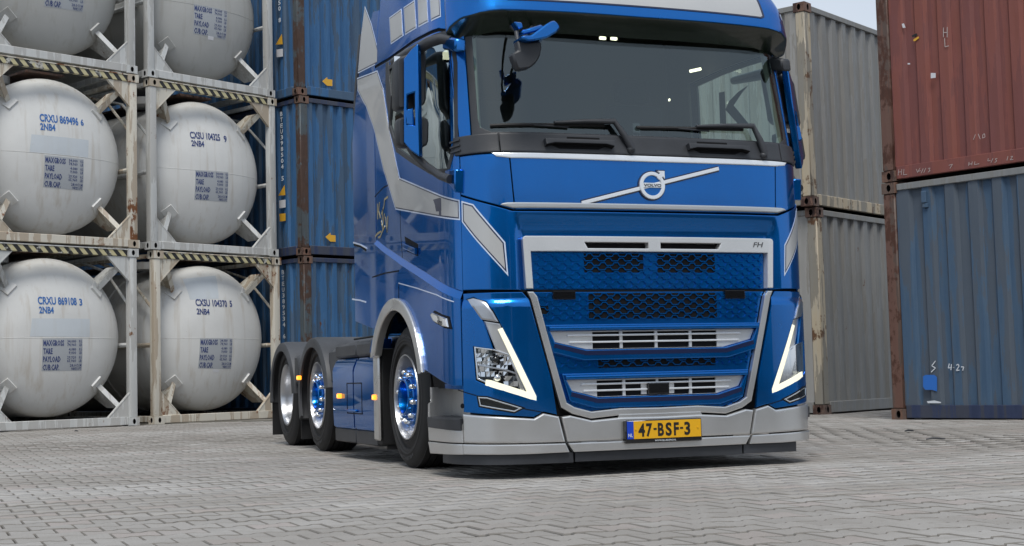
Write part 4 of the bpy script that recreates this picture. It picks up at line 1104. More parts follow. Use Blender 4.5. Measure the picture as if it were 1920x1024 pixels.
# ---- emblem
b0, b1 = T(1088, 382), T(1344, 317.5)
strip('emblem_bar', PD, [b0, b1], .040, off=.016, th=.004, parent=truck, bev=0)
strip('emblem_bar', M['white_trim'], [b0, b1], .024, off=.018, th=.010, parent=truck, bev=.003)
ec = T(1219, 349.5); er = .0895
def circ(c, r, n=40, a0=0, a1=2*PI): return [(c[0]+r*math.cos(a0+(a1-a0)*i/n), c[1]+r*math.sin(a0+(a1-a0)*i/n)) for i in range(n if abs(a1-a0-2*PI) < 1e-6 else n+1)]
patch('emblem_base', PD, circ(ec, er+.008), off=.016, th=.006, parent=truck, bev=.002)
patch('emblem_face', B, circ(ec, er-.006), off=.018, th=.006, parent=truck, bev=0)
patch('emblem_ring', M['white_trim'], circ(ec, er), off=.02, th=.016, parent=truck, bev=.004, holes=[circ(ec, er-.024)])
patch('emblem_crossbar', M['white_trim'], [(ec[0]-er+.015, ec[1]+.017), (ec[0]-er+.015, ec[1]-.014), (ec[0]+er-.015, ec[1]-.014), (ec[0]+er-.015, ec[1]+.017)], off=.02, th=.015, parent=truck, bev=.002)
ax, az = ec[0]+er*.70, ec[1]+er*.70
patch('emblem_base', PD, [(ax-.028, az+.042), (ax+.036, az+.042), (ax+.036, az-.030), (ax-.01, az-.02)], off=.016, th=.006, parent=truck, bev=0)
patch('emblem_arrow', M['white_trim'], [(ax-.022, az+.034), (ax+.028, az+.034), (ax+.028, az-.018), (ax+.014, az-.004), (ax-.012, az-.026), (ax-.028, az-.010), (ax-.006, az+.018)], off=.022, th=.014, parent=truck, bev=.003)
def front_text(s, cx, cz, h, w, off, m, name, bold=.02, shear=0.0, parent=None):
    def fn(u, v):
        P, ts, tz, nn = frame(cx-w/2+u, cz-h/2+v); return P+nn*off
    bm = bmesh.new(); add_text(bm, s, fn, h, w, bold, res=3, shear=shear); return obj(name, bm, m, parent or truck)
front_text('VOLVO', ec[0], ec[1]+.001, .019, .125, .0365, M['ink_black'], 'emblem_lettering', .03)

# ---- grille
def band(px_list): return TT(*px_list)
fro = [(-.886, 1.478), (-.880, 1.488), (-.868, 1.494)]
f_in = [(-.838, 1.398), (-.829, 1.166)]
ring_o = [(-.872, 1.166), (-.887, 1.476), (-.882, 1.488), (-.868, 1.494)]
outer = ring_o + mir(ring_o)
inner_l = [(-.828, 1.166), (-.839, 1.398)]
slots = []
x_s0, x_s1, x_m = T(1094, 460)[0], T(1212, 460)[0], T(1234, 460)[0]
fr_poly = [(-.872, 1.166), (-.887, 1.476), (-.882, 1.488), (-.868, 1.494), (.868, 1.494), (.882, 1.488), (.887, 1.476), (.872, 1.166), (.828, 1.166), (.839, 1.398), (-.839, 1.398), (-.828, 1.166)]
sl = [(-.485, 1.456), (-.462, 1.418), (-.043, 1.418), (-.043, 1.456)]
patch('grille_frame', M['frame_silver'], fr_poly, off=-.03, th=.062, parent=truck, bev=.008, holes=[sl, mir(sl)], ds=.06)
patch('grille_frame_slot', K, [(-.5, 1.462), (-.5, 1.41), (.5, 1.41), (.5, 1.462)], off=-.03, th=.012, parent=truck, bev=0)
front_text('FH', .765, 1.452, .034, .080, .0345, M['fender'], 'badge_lettering', .0, .25)
def lattice(name, x0, x1, z0, z1, clip=None, parent=truck, off=.006, m=None, rowh=.0285, per=.0905, wd=.0065, dep=.010):
    """woven grille: rows of stepped ribs, alternate rows shifted"""
    bm = bmesh.new(); k = 0; z = z1-rowh*.5
    amp = rowh*.30
    while z > z0+.004:
        ph = (k % 2)*per*.42; pts = []; x = math.floor((x0-per)/per)*per+ph
        while x < x1+per:
            for t, q in ((0, 1), (.28, 1), (.42, -1), (.86, -1), (1.0, 1)):
                pts.append((x+t*per, z+q*amp))
            x += per
        for a, b_ in zip(pts, pts[1:]):
            if b_[0]-a[0] < 1e-5: continue
            if a[0] < x0 or b_[0] > x1: continue
            if clip and not (clip((a[0]+b_[0])/2, z)): continue
            Pa, _, _, na = frame(a[0], a[1]); Pb, _, _, nb = frame(b_[0], b_[1])
            add_beam(bm, Pa+na*off, Pb+nb*off, dep, wd, up=Vector((0, 0, 1)))
        z -= rowh; k += 1
    return obj(name, bm, m or B, parent)
# upper grille: blue backing with two open windows
patch('grille_backing', B, [(-.835, 1.394), (-.826, 1.164), (.826, 1.164), (.835, 1.394)], off=-.030, th=.020, parent=truck, bev=0)
for x0, x1 in ((-.475, -.065), (.035, .455)):
    patch('grille_opening', K, [(x0, 1.388), (x0, 1.268), (x1, 1.268), (x1, 1.388)], off=-.0095, th=.0015, parent=truck, bev=0)
tag(lattice('grille_mesh', -.832, .832, 1.166, 1.392, off=-.007), kind='stuff')
# lower front: silver U shaped strip
st_l = TT((985, 549), (993, 561), (1010, 624), (1035, 715), (1049, 764), (1070, 776), (1105, 785), (1165, 787))
st_l[0] = (-.868, 1.147)
st_l = st_l[:-1]+[(-.27, .366), (0, .362)]
def lerp_poly(l, d): return l
lin = [Vector(p) for p in st_l]
def side_off(l, d):
    out = []
    for i, p in enumerate(l):
        d1 = (p-l[i-1]).normalized() if i else (l[1]-p).normalized(); d2 = (l[i+1]-p).normalized() if i < len(l)-1 else d1
        n = Vector((-(d1+d2).y, (d1+d2).x)).normalized(); out.append(tuple(p+n*d/max(.6, n.dot(Vector((-d1.y, d1.x))))))
    return out
A_ = side_off(lin, .044); A_[-1] = (0, A_[-1][1]); O_ = [tuple(p) for p in lin]
A_[0] = (A_[0][0], O_[0][1])
patch('grille_surround', S_, O_ + mir(O_)[1:] + (A_ + mir(A_)[1:])[::-1], off=.002, th=.030, parent=truck, bev=.008)
inner = A_ + mir(A_)[1:]
patch('grille_centre_panel', B, inset(inner, .003), off=-.03, th=.026, parent=truck, bev=.003)
# inner lips next to the strip
def inside_u(marg):
    P_ = A_
    def f(x, z):
        zs = [p[1] for p in P_][::-1]; xs = [p[0] for p in P_][::-1]
        return x > np.interp(z, zs, xs)+marg and x < -np.interp(z, zs, xs)-marg
    return f
for nm, z0, z1, op in (('grille_mesh', .972, 1.140, (-.455, .455)), ('grille_mesh', .655, .755, (-.40, .43)), ('grille_mesh', .405, .490, None)):
    if nm and z0 > .9:
        patch('grille_opening', K, [(op[0], z1-.004), (op[0], z0), (op[1], z0), (op[1], z1-.004)], off=-.0045, th=.0015, parent=truck, bev=0)
    elif op:
        patch('grille_opening', K, [(op[0], .730), (op[0], .665), (op[1], .665), (op[1], .730)], off=-.0045, th=.0015, parent=truck, bev=0)
    tag(lattice(nm, -.86, .86, z0, z1, clip=inside_u(.012), off=-.001), kind='stuff')
patch('grille_opening', K, [(-.79, 1.06), (-.785, 1.005), (-.72, 1.005), (-.725, 1.06)], off=-.0045, th=.0012, parent=truck, bev=0)
for x0, x1 in ((T(1036, 553)[0], T(1078, 553)[0]), (T(1358, 550)[0], T(1395, 550)[0])):
    patch('sensor_window', M['gloss_black'], [(x0, 1.150), (x0, 1.098), (x1, 1.098), (x1, 1.150)], off=.0, th=.012, parent=truck, bev=.002)
patch('bonnet_gap', K, [(seamL+.01, 1.166), (-.88, 1.1565), (.88, 1.1565), (-seamL-.01, 1.166), (-seamL-.01, 1.150), (.88, 1.1455), (-.88, 1.1455), (seamL+.01, 1.150)], off=-.02, th=.012, parent=truck, bev=0)
# slatted air intakes
def intake(xt, zt, xb, zb_, xc, zc, rods, bars, op, cam_box=False):
    """xt,zt top corner; xb,zb_ lower side corner; xc,zc bottom corner"""
    L = [(-xt, zt), (-xb, zb_), (-xc, zc)]; poly = L+mir(L)
    ol = [(-xt-.028, zt+.034), (-xb-.035, zb_-.005), (-xb-.018, zb_-.062), (-xc-.02, zc-.066)]
    outer = ol+mir(ol)
    patch('intake_surround', B, outer, off=-.006, th=.036, parent=truck, bev=.008, holes=[poly])
    # sloping gutter under the opening
    gt = [(-xb-.006, zb_-.004), (-xc-.004, zc-.006)]; gb = [(-xb-.012, zb_-.030), (-xc-.006, zc-.034)]
    patch('intake_gutter', PD, [gt[0], gb[0], gb[1]]+[(-gb[1][0], gb[1][1]), (-gb[0][0], gb[0][1]), (-gt[0][0], gt[0][1]), (-gt[1][0], gt[1][1]), gt[1]], off=.0295, th=.0016, parent=truck, bev=0)
    patch('intake_top_bar', B, [(-xt-.012, zt+.022), (-xt-.008, zt-.004), (xt+.008, zt-.004), (xt+.012, zt+.022)], off=.01, th=.040, parent=truck, bev=.010)
    pl_ = [(-xt+.004, zt-.006), (-xb+.004, zb_+.004), (-xc+.004, zc+.004)]
    op_l = [(-op, zt-.012), (-op, zc+.008)]
    patch('intake_plate', M['frame_silver'], pl_+mir(pl_), off=-.003, th=.010, parent=truck, bev=.002, holes=[[(-op, zt-.014), (-op, zc+.006), (op, zc+.006), (op, zt-.014)]])
    patch('intake_dark', K, [(-op-.01, zt-.005), (-op-.01, zc+.002), (op+.01, zc+.002), (op+.01, zt-.005)], off=-.0045, th=.0025, parent=truck, bev=0)
    for x in bars:
        patch('intake_bar', M['frame_silver'], [(x-.010, zt-.010), (x-.010, zc+.005), (x+.010, zc+.005), (x+.010, zt-.010)], off=-.002, th=.012, parent=truck, bev=.002)
    for z, xr, gap in rods:
        segs = [(-xr, xr)] if not gap else [(-xr, -gap), (gap, xr)]
        for a, b_ in segs:
            patch('intake_slat', M['white_trim'], [(a, z+.006), (a, z-.006), (b_, z-.006), (b_, z+.006)], off=.004, th=.014, parent=truck, bev=.0045)
xt1 = (T(1028, 618)[0], T(1028, 618)[1])
intake(.730, .905, .695, .828, .490, .780, [(.870, .612, 0), (.828, .600, 0)], (-.245, 0, .245), .440)
intake(.632, .600, .592, .524, .420, .480, [(.564, .528, 0), (.524, .515, .075)], (-.235, .235), .420)
patch('intake_plate', M['frame_silver'], [(-.115, .560), (-.115, .493), (-.076, .493), (-.076, .560)], off=-.004, th=.012, parent=truck, bev=.002)
patch('intake_plate', M['frame_silver'], [(.078, .560), (.078, .493), (.117, .493), (.117, .560)], off=-.004, th=.012, parent=truck, bev=.002)
patch('intake_bar', M['frame_silver'], [(-.009, .592), (-.009, .565), (.009, .565), (.009, .592)], off=-.008, th=.012, parent=truck, bev=.002)
patch('radar_sensor', M['gloss_black'], [(-.074, .563), (-.072, .492), (.072, .492), (.074, .563)], off=.0, th=.03, parent=truck, bev=.006)

# ---- corner (lamp) panels
hl_out = TT((878, 562), (891, 558), (914, 569), (927, 583), (938, 606), (1003, 743), (1003, 751), (916, 722), (898, 713), (893, 650), (927, 655), (910, 603), (894, 578))
cpn = [(seamL+g, 1.148)] + [(-.905, 1.140)] + [tuple(Vector(p)+Vector((-.012, 0))) for p in O_[1:4]] + [T(1041, 776), T(1015, 771.5), T(998, 781.5), T(870, 773)]
cpn[-1] = (seamL+g, cpn[-1][1])
cpn = [cpn[0], (-.895, 1.145)] + [(O_[1][0]-.014, O_[1][1]), (O_[2][0]-.014, O_[2][1]), (O_[3][0]-.014, O_[3][1]), T(1041, 777), T(1016, 771.5), T(998, 781.5), (seamL+g, T(868, 772.5)[1])]
def relief_cp(s, z): return 0.018*_sm((1.10-z)/.03)*(1-_sm((z-1.10)/.02))
both('lamp_panel', B, cpn, off=0, th=.020, parent=truck, bev=.005, holes=[hl_out], relief=relief_cp, dz=.03)
fogo = TT((902, 744), (917, 745), (977, 765), (963, 772.5), (905, 761))
both('fog_lamp_gap', K, inset(fogo, -.008), off=.0195, th=.0015, parent=truck, bev=0, relief=relief_cp)
seam2 = TT((868, 731), (899, 741), (904, 762), (965, 776), (977, 766), (1012, 773))
for sg in (1, -1):
    ln = [(s*sg, z) for s, z in TT((868, 731), (899, 741.5))]
    strip('panel_gap', K, ln, .006, off=.0195, th=.0015, parent=truck, bev=0, relief=relief_cp)
    ln = [(s*sg, z) for s, z in TT((978, 766), (1014, 773))]
    strip('panel_gap', K, ln, .006, off=.0195, th=.0015, parent=truck, bev=0, relief=relief_cp)
    hc = T(871.5, 761); cc = [(p[0]*sg, p[1]) for p in circ((hc[0]+.02, hc[1]), .016, 16)]
    patch('tow_eye_cover', K, cc if sg == 1 else cc[::-1], off=.0195, th=.0012, parent=truck, bev=0, relief=relief_cp)
# headlamps
rr_ = random.Random(5)
for sg in (1, -1):
    f = (lambda p: p) if sg == 1 else mir
    head = patch('headlamp', K, f(inset(hl_out, -.004)), off=-.045, th=.010, parent=truck, bev=0, relief=relief_cp)
    sub = lambda name, m, poly, **k: patch(name, m, f(poly), parent=head, relief=relief_cp, **k)
    sub('lamp_eyebrow', M['alu'], TT((879, 562.5), (891, 559), (914, 570), (926, 584), (936.5, 605), (907, 600), (894, 579)), off=-.02, th=.045, bev=.012)
    sub('lamp_blade', S_, TT((909, 602), (938, 607), (986, 730), (976, 733), (955, 668), (930, 655)), off=-.03, th=.036, bev=.008)
    rim = TT((894, 649.5), (927, 654.5), (953, 664), (985, 735), (968, 738), (918, 720), (899, 711))
    sub('lamp_bezel', M['chrome'], rim, off=-.04, th=.055, bev=.004, holes=[inset(rim, .010)])
    # daytime running light: two strokes meeting at the tip
    a = TT((934, 618), (942, 615), (1003, 743), (1003, 751), (990, 741), (976, 712))
    sub('daytime_running_light', M['drl'], a, off=-.01, th=.030, bev=.006)
    b_ = TT((914, 712), (922, 713), (990, 736), (1003, 751), (992, 750), (913, 724))
    sub('daytime_running_light', M['drl'], b_, off=-.01, th=.030, bev=.006)
    # reflector chambers, built of small chrome facets and a bulb
    ch1 = TT((898, 655), (951, 664), (958, 680), (945, 692), (899, 681)); ch2 = TT((901, 687), (968, 704), (980, 734), (917, 712), (903, 704))
    for ci, chp in enumerate((ch1, ch2)):
        cxm = sum(p[0] for p in chp)/len(chp); czm = sum(p[1] for p in chp)/len(chp)
        w_ = max(p[0] for p in chp)-min(p[0] for p in chp); h_ = max(p[1] for p in chp)-min(p[1] for p in chp)
        bm = bmesh.new(); xs0 = min(p[0] for p in chp); zs0 = min(p[1] for p in chp); nx, nz_ = 9, 5
        for i in range(nx):
            for j in range(nz_):
                u0 = xs0+w_*i/nx; z0 = zs0+h_*j/nz_; um, zm = u0+w_/nx/2, z0+h_/nz_/2
                # inside test
                ins = False; n_ = len(chp)
                for q in range(n_):
                    (xa, za), (xb, zb2) = chp[q], chp[(q+1) % n_]
                    if (za > zm) != (zb2 > zm) and um < (xb-xa)*(zm-za)/(zb2-za)+xa: ins = not ins
                if not ins: continue
                r_ = math.hypot((um-cxm)/w_*2, (zm-czm)/h_*2); dep = -.040+.035*min(1, r_*r_)
                vs = []
                for (a1, b1) in ((u0, z0), (u0+w_/nx, z0), (u0+w_/nx, z0+h_/nz_), (u0, z0+h_/nz_)):
                    P, ts, tz, nn = frame(a1*sg, b1, relief_cp); vs.append(bm.verts.new(P+nn*(dep+rr_.uniform(-.0035, .0035))))
                bm.faces.new(vs if sg == 1 else vs[::-1])
        obj('reflector', bm, M['chrome'], head)
        P, ts, tz, nn = frame(cxm*sg, czm, relief_cp)
        bm = bmesh.new(); bmesh.ops.create_uvsphere(bm, u_segments=14, v_segments=10, radius=.024, matrix=Matrix.Translation(P-nn*.012)); obj('bulb', bm, M['chrome'] if ci else M['gloss_black'], head, 60)
        for q in range(4):
            s0_, z0_ = cxm+rr_.uniform(-.35, .35)*w_, czm+rr_.uniform(-.25, .25)*h_
            sub('lamp_insert', M['gloss_black'] if q % 2 else M['alu'], [(s0_-.022, z0_-.006), (s0_+.022, z0_-.012), (s0_+.018, z0_+.004), (s0_-.02, z0_+.008)], off=-.02, th=.010, bev=0)
    sub('lamp_divider', M['alu'], TT((897, 682), (947, 692), (972, 701), (972, 704), (946, 695), (898, 686)), off=-.03, th=.035, bev=.003)
    sub('lamp_lens', M['lens'], inset(rim, .006), off=.012, th=.003, bev=0)
    fog = patch('fog_lamp', M['chrome'], f(fogo), off=.012, th=.012, parent=truck, bev=.003, relief=relief_cp, holes=[f(inset(fogo, .008))])
    patch('reflector', M['alu'], f(inset(fogo, .006)), off=.0, th=.012, parent=fog, bev=0, relief=relief_cp)
    xs_ = sorted(p[0] for p in fogo)
    for q in range(6):
        t = q/6; s0_ = xs_[0]+.02+(xs_[-1]-xs_[0]-.06)*t; zc_ = T(906+12*q, 752+3.1*q)[1]
        patch('reflector', (M['alu'], M['gloss_black'], M['chrome'])[q % 3], f([(s0_, zc_-.022), (s0_+.025, zc_-.024), (s0_+.028, zc_+.014), (s0_+.004, zc_+.018)]), off=.010, th=.006, parent=fog, bev=.002, relief=relief_cp)
    patch('fog_lamp_lens', M['lens'], f(inset(fogo, .006)), off=.0205, th=.002, parent=fog, bev=0, relief=relief_cp)
# ---- bumper
bt = [T(868, 775.5), T(998, 784.5), T(1015, 774.5), T(1044, 780.5)]
bt[0] = (seamL-.002, bt[0][1])
zl = .205                                   # ledge between bumper and lip
bl_bot = T(1056, 827)
corner = bt + [(bl_bot[0], .212), (-.9, .215), (seamL-.002, .222)]
both('bumper_corner', S_, corner, off=0, th=.046, parent=truck, bev=.020)
cen_l = [(bt[3][0]+.014, bt[3][1]-.004), (O_[4][0]+.012, O_[4][1]-.012), (O_[5][0], O_[5][1]-.010), (-.27, .354), (0, .350)]
cen_l[1] = (O_[5][0]-.02, O_[5][1]-.008); cen_l[2] = (O_[6][0], O_[6][1]-.010) if len(O_) > 6 else cen_l[2]
cbot = [(bl_bot[0]+.012, .212), (0, .210)]
P_c = [cen_l[0]]+[p for p in cen_l[1:]]
full = P_c + mir(P_c)[1:]
patch('bumper_centre', S_, full + [(-cbot[0][0], .212), cbot[0]], off=0, th=.048, parent=truck, bev=.020)
lipL = [(seamL-.002, .216), (-.9, .209), (bl_bot[0]-.002, .206), (T(1063, 846)[0], .150), (-.9, .148), (seamL-.002, .152)]
both('bumper_lip', S_, lipL, off=0, th=.052, parent=truck, bev=.008)
patch('bumper_lip', S_, [(bl_bot[0]+.012, .206), (-bl_bot[0]-.012, .206), (.605, .150), (-.605, .150)], off=0, th=.054, parent=truck, bev=.008)
for a, b_ in ((seamL-.30, -.602), (-.590, .590), (.602, 1.03)):
    patch('spoiler_skirt', PL_, [(a, .148), (a, .088), (b_, .084), (b_, .148)], off=-.02, th=.05, parent=truck, bev=.004, back=True)
# bumper side with step
bs_low = [(seamL-.004, .345), (seamL-.02, .298), (sy(.655), .315), (sy(.70), .36), (sy(.70), .47), (sy(.725), .455), (sy(.735), .30), (sy(.735), .222), (seamL-.004, .222)]
both('bumper_side', S_, bs_low, off=0, th=.045, parent=truck, bev=.008, back=True)
both('bumper_lip', S_, [(seamL-.004, .216), (sy(.735), .216), (sy(.70), .140), (seamL-.004, .150)], off=0, th=.050, parent=truck, bev=.008, back=True)
both('step_well', S_, [(seamL-.004, .570), (sy(.745), .570), (sy(.745), .28), (seamL-.004, .28)], off=-.13, th=.010, parent=truck, bev=0)
both('step_well_edge', S_, [(sy(.705), .568), (sy(.735), .568), (sy(.735), .24), (sy(.705), .24)], off=-.13, th=.155, parent=truck, bev=.006, back=True)
both('step_tread', PL_, [(seamL-.008, .372), (sy(.695), .378), (sy(.690), .310), (seamL-.008, .300)], off=-.115, th=.176, parent=truck, bev=.006, back=True)
both('sill_panel', B, [(seamL-.004, .576), (sy(.55), .590), (sy(.55), .560), (seamL-.004, .548)], off=-.06, th=.04, parent=truck, bev=0)
# ---- number plate
NP = empty('x'); bpy.data.objects.remove(NP)
def flat_front(name, m, x0, x1, z0, z1, y0, y1, parent=None, bev=.0):
    return box(name, (x0, y0, z0), (x1, y1, z1), m, parent or truck, bev)
pz = .2648+.006
plate = flat_front('number_plate', M['gloss_black'], -.268, .268, pz-.082, pz+.062, -.118, -.070, bev=.006)
flat_front('plate_band', M['plate_blue'], -.258, -.214, pz-.055, pz+.055, -.1205, -.1175, plate)
flat_front('plate_face', M['plate_yellow'], -.2125, .259, pz-.055, pz+.055, -.1205, -.1175, plate)
pt = lambda x, z: (lambda u, v: Vector((x+u, -.1222, z+v)))
def ptext(s, x, z, h, w, m, bold=.02):
    bm = bmesh.new(); add_text(bm, s, pt(x, z), h, w, bold, res=4); return obj('plate_lettering', bm, m, plate)
for s, x, w in (('4', -.182, .046), ('7', -.128, .043), ('-', -.076, .022), ('B', -.046, .042), ('S', .008, .043), ('F', .066, .036), ('-', .110, .022), ('3', .140, .042)):
    if s == '-': flat_front('plate_lettering', M['ink_black'], x, x+w, pz-.003, pz+.009, -.1222, -.1195, plate)
    else: ptext(s, x, pz-.038, .076, w, M['ink_black'], .035)
ptext('NL', -.252, pz-.042, .022, .032, M['white_ink'], .01)
ptext('WWW.BLUEKENS.NL', -.070, pz-.074, .010, .150, M['white_ink'], .01)
for x in (-.200, .236):
    bm = bmesh.new(); add_lathe(bm, [(-.1245, .001), (-.1245, .006), (-.119, .007)], 10, (x, 0, pz+.004), 'y'); obj('plate_screw', bm, M['plate_yellow'], plate)
# plate pocket
patch('plate_recess', S_, [(-.285, pz+.10), (-.30, pz+.07), (.30, pz+.07), (.285, pz+.10)], off=.028, th=.012, parent=truck, bev=.004)

# ---- sun visor
vz = [T(867, 38), T(885, 37)]
def vs_(x): return x
vb = [(-1.130, 2.828), (-1.10, 2.852), (-1.05, 2.870), (-.93, 2.884), (-.5, 2.884), (0, 2.880)]
vt = [(0, 3.20), (-.9, 3.19), (-1.18, 3.16), (-1.25, 3.08)]
vp = vb + mir(vb)[1:] + [(-x, z) for x, z in vt[::-1]][0:] + vt
vp = vb + mir(vb)[1:] + [(1.13, 3.06), (1.08, 3.15), (.9, 3.19), (-.9, 3.19), (-1.08, 3.15), (-1.13, 3.06)]
def vis_relief(s, z): return -.10*_sm((abs(s)-.98)/.22) + .02*math.cos(min(1.2, abs(s))/1.2*PI/2) - .35*max(0, z-3.05)
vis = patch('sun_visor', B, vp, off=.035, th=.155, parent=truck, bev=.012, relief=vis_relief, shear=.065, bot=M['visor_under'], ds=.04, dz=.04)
sp = [(-.915, 3.20), (-.915, 3.035), (-.900, 3.015)]
bs = .006
def vpatch(name, m, poly, th): return patch(name, m, poly, off=.1925, th=th, parent=truck, bev=0, relief=vis_relief, dz=.02)
vpatch('pinstripe', PD, [(-.925, 3.075), (-.915, 2.965), (-.89, 2.952), (.89, 2.952), (.915, 2.965), (.902, 3.075)], .001)
vpatch('visor_decal', D, [(-.905, 3.065), (-.897, 2.971), (-.88, 2.962), (.88, 2.962), (.897, 2.971), (.885, 3.065)], .002)
for x in (.52, .70): vpatch('panel_gap', K, [(x, 3.19), (x, 3.14), (x+.006, 3.14), (x+.006, 3.19)], .001)
rl_ = [(.79, 3.19), (.80, 3.110), (.82, 3.098), (.935, 3.098), (.945, 3.19)]
for sg in (1, -1):
    p = rl_ if sg == 1 else mir(rl_)
    patch('roof_lamp', K, inset(p, -.008), off=.16, th=.016, parent=truck, bev=0, relief=vis_relief)
    patch('roof_lamp', M['sticker_white'], p, off=.17, th=.020, parent=truck, bev=.004, relief=vis_relief)
cr_ = T(882, -1)
patch('step_cover', PD, circ((-1.105, 3.13), .058), off=.1905, th=.0006, parent=truck, bev=0, relief=vis_relief, holes=[circ((-1.105, 3.13), .054)])

# ---- cab interior
patch('cab_lining', M['interior'], [(s_rear, 3.3), (s_rear, 2.0), (seamL, 2.0), (seamL, 3.3)], off=-.06, th=.02, parent=truck, bev=0, holes=[inset(win, -.03)], back=True)
patch('cab_lining', M['interior'], mir([(s_rear, 3.3), (s_rear, 2.0), (seamL, 2.0), (seamL, 3.3)]), off=-.06, th=.02, parent=truck, bev=0, holes=[mir(inset(win, -.03))], back=True)
both('pillar_lining', M['pillar_in'], [(seamL+.01, 2.9), (seamL+.01, 2.12), (-sw_b+.01, 2.12), (-sw_b+.06, 2.15), (-sw_b+.02, 2.22), (-sw_t+.015, 2.9)], off=-.05, th=.03, parent=truck, bev=.004, back=True)
box('cab_floor', (-1.08, .30, 1.50), (1.08, 2.0, 1.55), M['seat'], truck)
box('headliner', (-1.16, .35, 3.28), (1.16, 2.0, 3.30), M['interior'], truck)
box('rear_lining', (-1.17, 1.98, 1.5), (1.17, 2.0, 3.3), M['interior'], truck)
bm = bmesh.new(); add_prism(bm, [(.10, 2.02), (.12, 2.13), (.42, 2.15), (.60, 2.10), (.66, 1.9), (.66, 1.55), (.20, 1.55)], -1.08, 1.08, 'x', .02); obj('dashboard', bm, M['seat'], truck, 40)
box('instrument_hood', (.38, .36, 2.13), (.92, .62, 2.20), M['seat'], truck, .03, seg=2)
bm = bmesh.new()
sc = Vector((.62, .74, 2.12)); n1 = Vector((0, -.55, .83)).normalized(); e1 = Vector((1, 0, 0)); e2 = n1.cross(e1)
add_tube(bm, [sc+.225*(math.cos(t)*e1+math.sin(t)*e2) for t in np.linspace(0, 2*PI, 33)], .016, 8)
for t in (R(0), R(180), R(-90)): add_tube(bm, [sc, sc+.22*(math.cos(t)*e1+math.sin(t)*e2)], .014, 6)
obj('steering_wheel', bm, M['seat'], truck, 60)
for x in (.62, -.62):
    bm = bmesh.new(); add_box(bm, (x-.24, 1.00, 1.95), (x+.24, 1.50, 2.08), bev=.05, seg=2); add_box(bm, (x-.23, 1.42, 2.05), (x+.23, 1.56, 2.66), bev=.05, seg=2); add_box(bm, (x-.14, 1.44, 2.68), (x+.14, 1.54, 2.86), bev=.04, seg=2)
    obj('seat', bm, M['seat'], truck, 50)
bm = bmesh.new(); add_box(bm, (-.055, .12, 2.14), (.0, .15, 2.25), bev=.012, seg=2); add_box(bm, (-.045, .12, 2.07), (-.01, .15, 2.14)); bmesh.ops.transform(bm, matrix=Matrix.Translation((T(1207, 225)[0]+.03, .03, .02)), verts=bm.verts); obj('dashboard_camera', bm, M['gloss_black'], truck, 50)
def pane_pt(px, py, y): return onplane(px, py, (0, y, 0), (0, 1, 0))
for (px, py, y, w, h) in ((1131, 71, .95, .05, .022), (1152, 72, .95, .05, .022), (1305, 131, 1.3, .10, .022), (1256, 187, 1.6, .012, .02)):
    p = pane_pt(px, py, y); bm = bmesh.new(); add_box(bm, (p.x-w/2, y, p.z-h/2), (p.x+w/2, y+.02, p.z+h/2), bev=.004); bmesh.ops.rotate(bm, cent=p, matrix=Matrix.Rotation(R(-14 if px == 1305 else 2), 3, 'Y'), verts=bm.verts); obj('ceiling_lamp', bm, M['cablamp'], truck)
# K on the far door window
for L_ in ([(1353, 174), (1363, 172), (1366, 232), (1355, 232)], [(1372, 190), (1390, 172), (1407, 161), (1396, 174), (1380, 198), (1408, 232), (1388, 232), (1365, 206)]):
    P = [onplane(px, py, (1.215, 0, 0), (1, 0, 0)) for px, py in L_]
    bm = bmesh.new(); add_prism(bm, [(p.y, p.z) for p in P], 1.192, 1.196, 'x'); obj('window_sticker', bm, M['seat'], truck)

# ---- wipers
for (tip, elbow, piv, base) in (((919, 237.5), (1146, 233.5), (1181, 285), 0), ((1192, 241), (1404, 242), (1428, 296), 0)):
    a, b_, c_ = T(*tip), T(*elbow), T(*piv)
    def sp_(p, off): P, ts, tz, nn = frame(*p); return P+nn*off
    bm = bmesh.new(); add_tube(bm, [sp_(c_, .04), sp_(((b_[0]+c_[0])/2, (b_[1]+c_[1])/2), .055), sp_(b_, .05), sp_(((a[0]+3*b_[0])/4, (a[1]+3*b_[1])/4+.002), .045), sp_(((a[0]+b_[0])/2, (a[1]+b_[1])/2), .035)], [.024, .022, .020, .015, .010], 8); w = obj('wiper', bm, PL_, truck, 50)
    bm = bmesh.new(); add_tube(bm, [sp_((a[0]*(1-t)+b_[0]*t, a[1]*(1-t)+b_[1]*t-.012*t), .014) for t in np.linspace(0, .93, 9)], .012, 6); obj('wiper_blade', bm, M['rubber'], w, 50)
    bm = bmesh.new(); bmesh.ops.create_uvsphere(bm, u_segments=12, v_segments=8, radius=.026, matrix=Matrix.Translation(sp_((c_[0]-.01, c_[1]), .035))); obj('wiper_hub', bm, PL_, w, 60)
    m0 = (a[0]+b_[0])/2; bm = bmesh.new(); add_tube(bm, [sp_((m0-.13, (a[1]+b_[1])/2-.014), .02), sp_((m0+.10, (a[1]+b_[1])/2-.022), .02)], .006, 6); obj('washer_pipe', bm, PL_, w)

# ---- front mirror
YM = -.30
q = lambda px, py, y=YM: onplane(px, py, (0, y, 0), (0, 1, 0))
def pix_prism(name, pts, y0, y1, m, parent=None, bev=.006, tilt=0.0):
    ym = (y0+y1)/2
    P = [q(px, py, ym) for px, py in pts]; bm = bmesh.new(); add_prism(bm, [(p.x, p.z) for p in P], y0, y1, 'y', bev); return obj(name, bm, m, parent or truck, 40)
fm = pix_prism('front_mirror', [(968, 74.5), (974, 71.5), (988, 72), (1017, 50), (1028, 43.5), (1034, 45), (1042.5, 57), (1035, 66), (1018, 76), (1000, 80), (984, 82.5), (972, 79)], -.36, -.20, B, bev=.02)
pix_prism('mirror_glass_housing', [(966, 78), (985, 81.5), (1010, 79), (1012, 88), (1010, 104), (1002, 120), (990, 130), (972, 133), (966, 131), (956, 103), (969, 97)], -.30, -.22, M['plastic'], fm, .012)
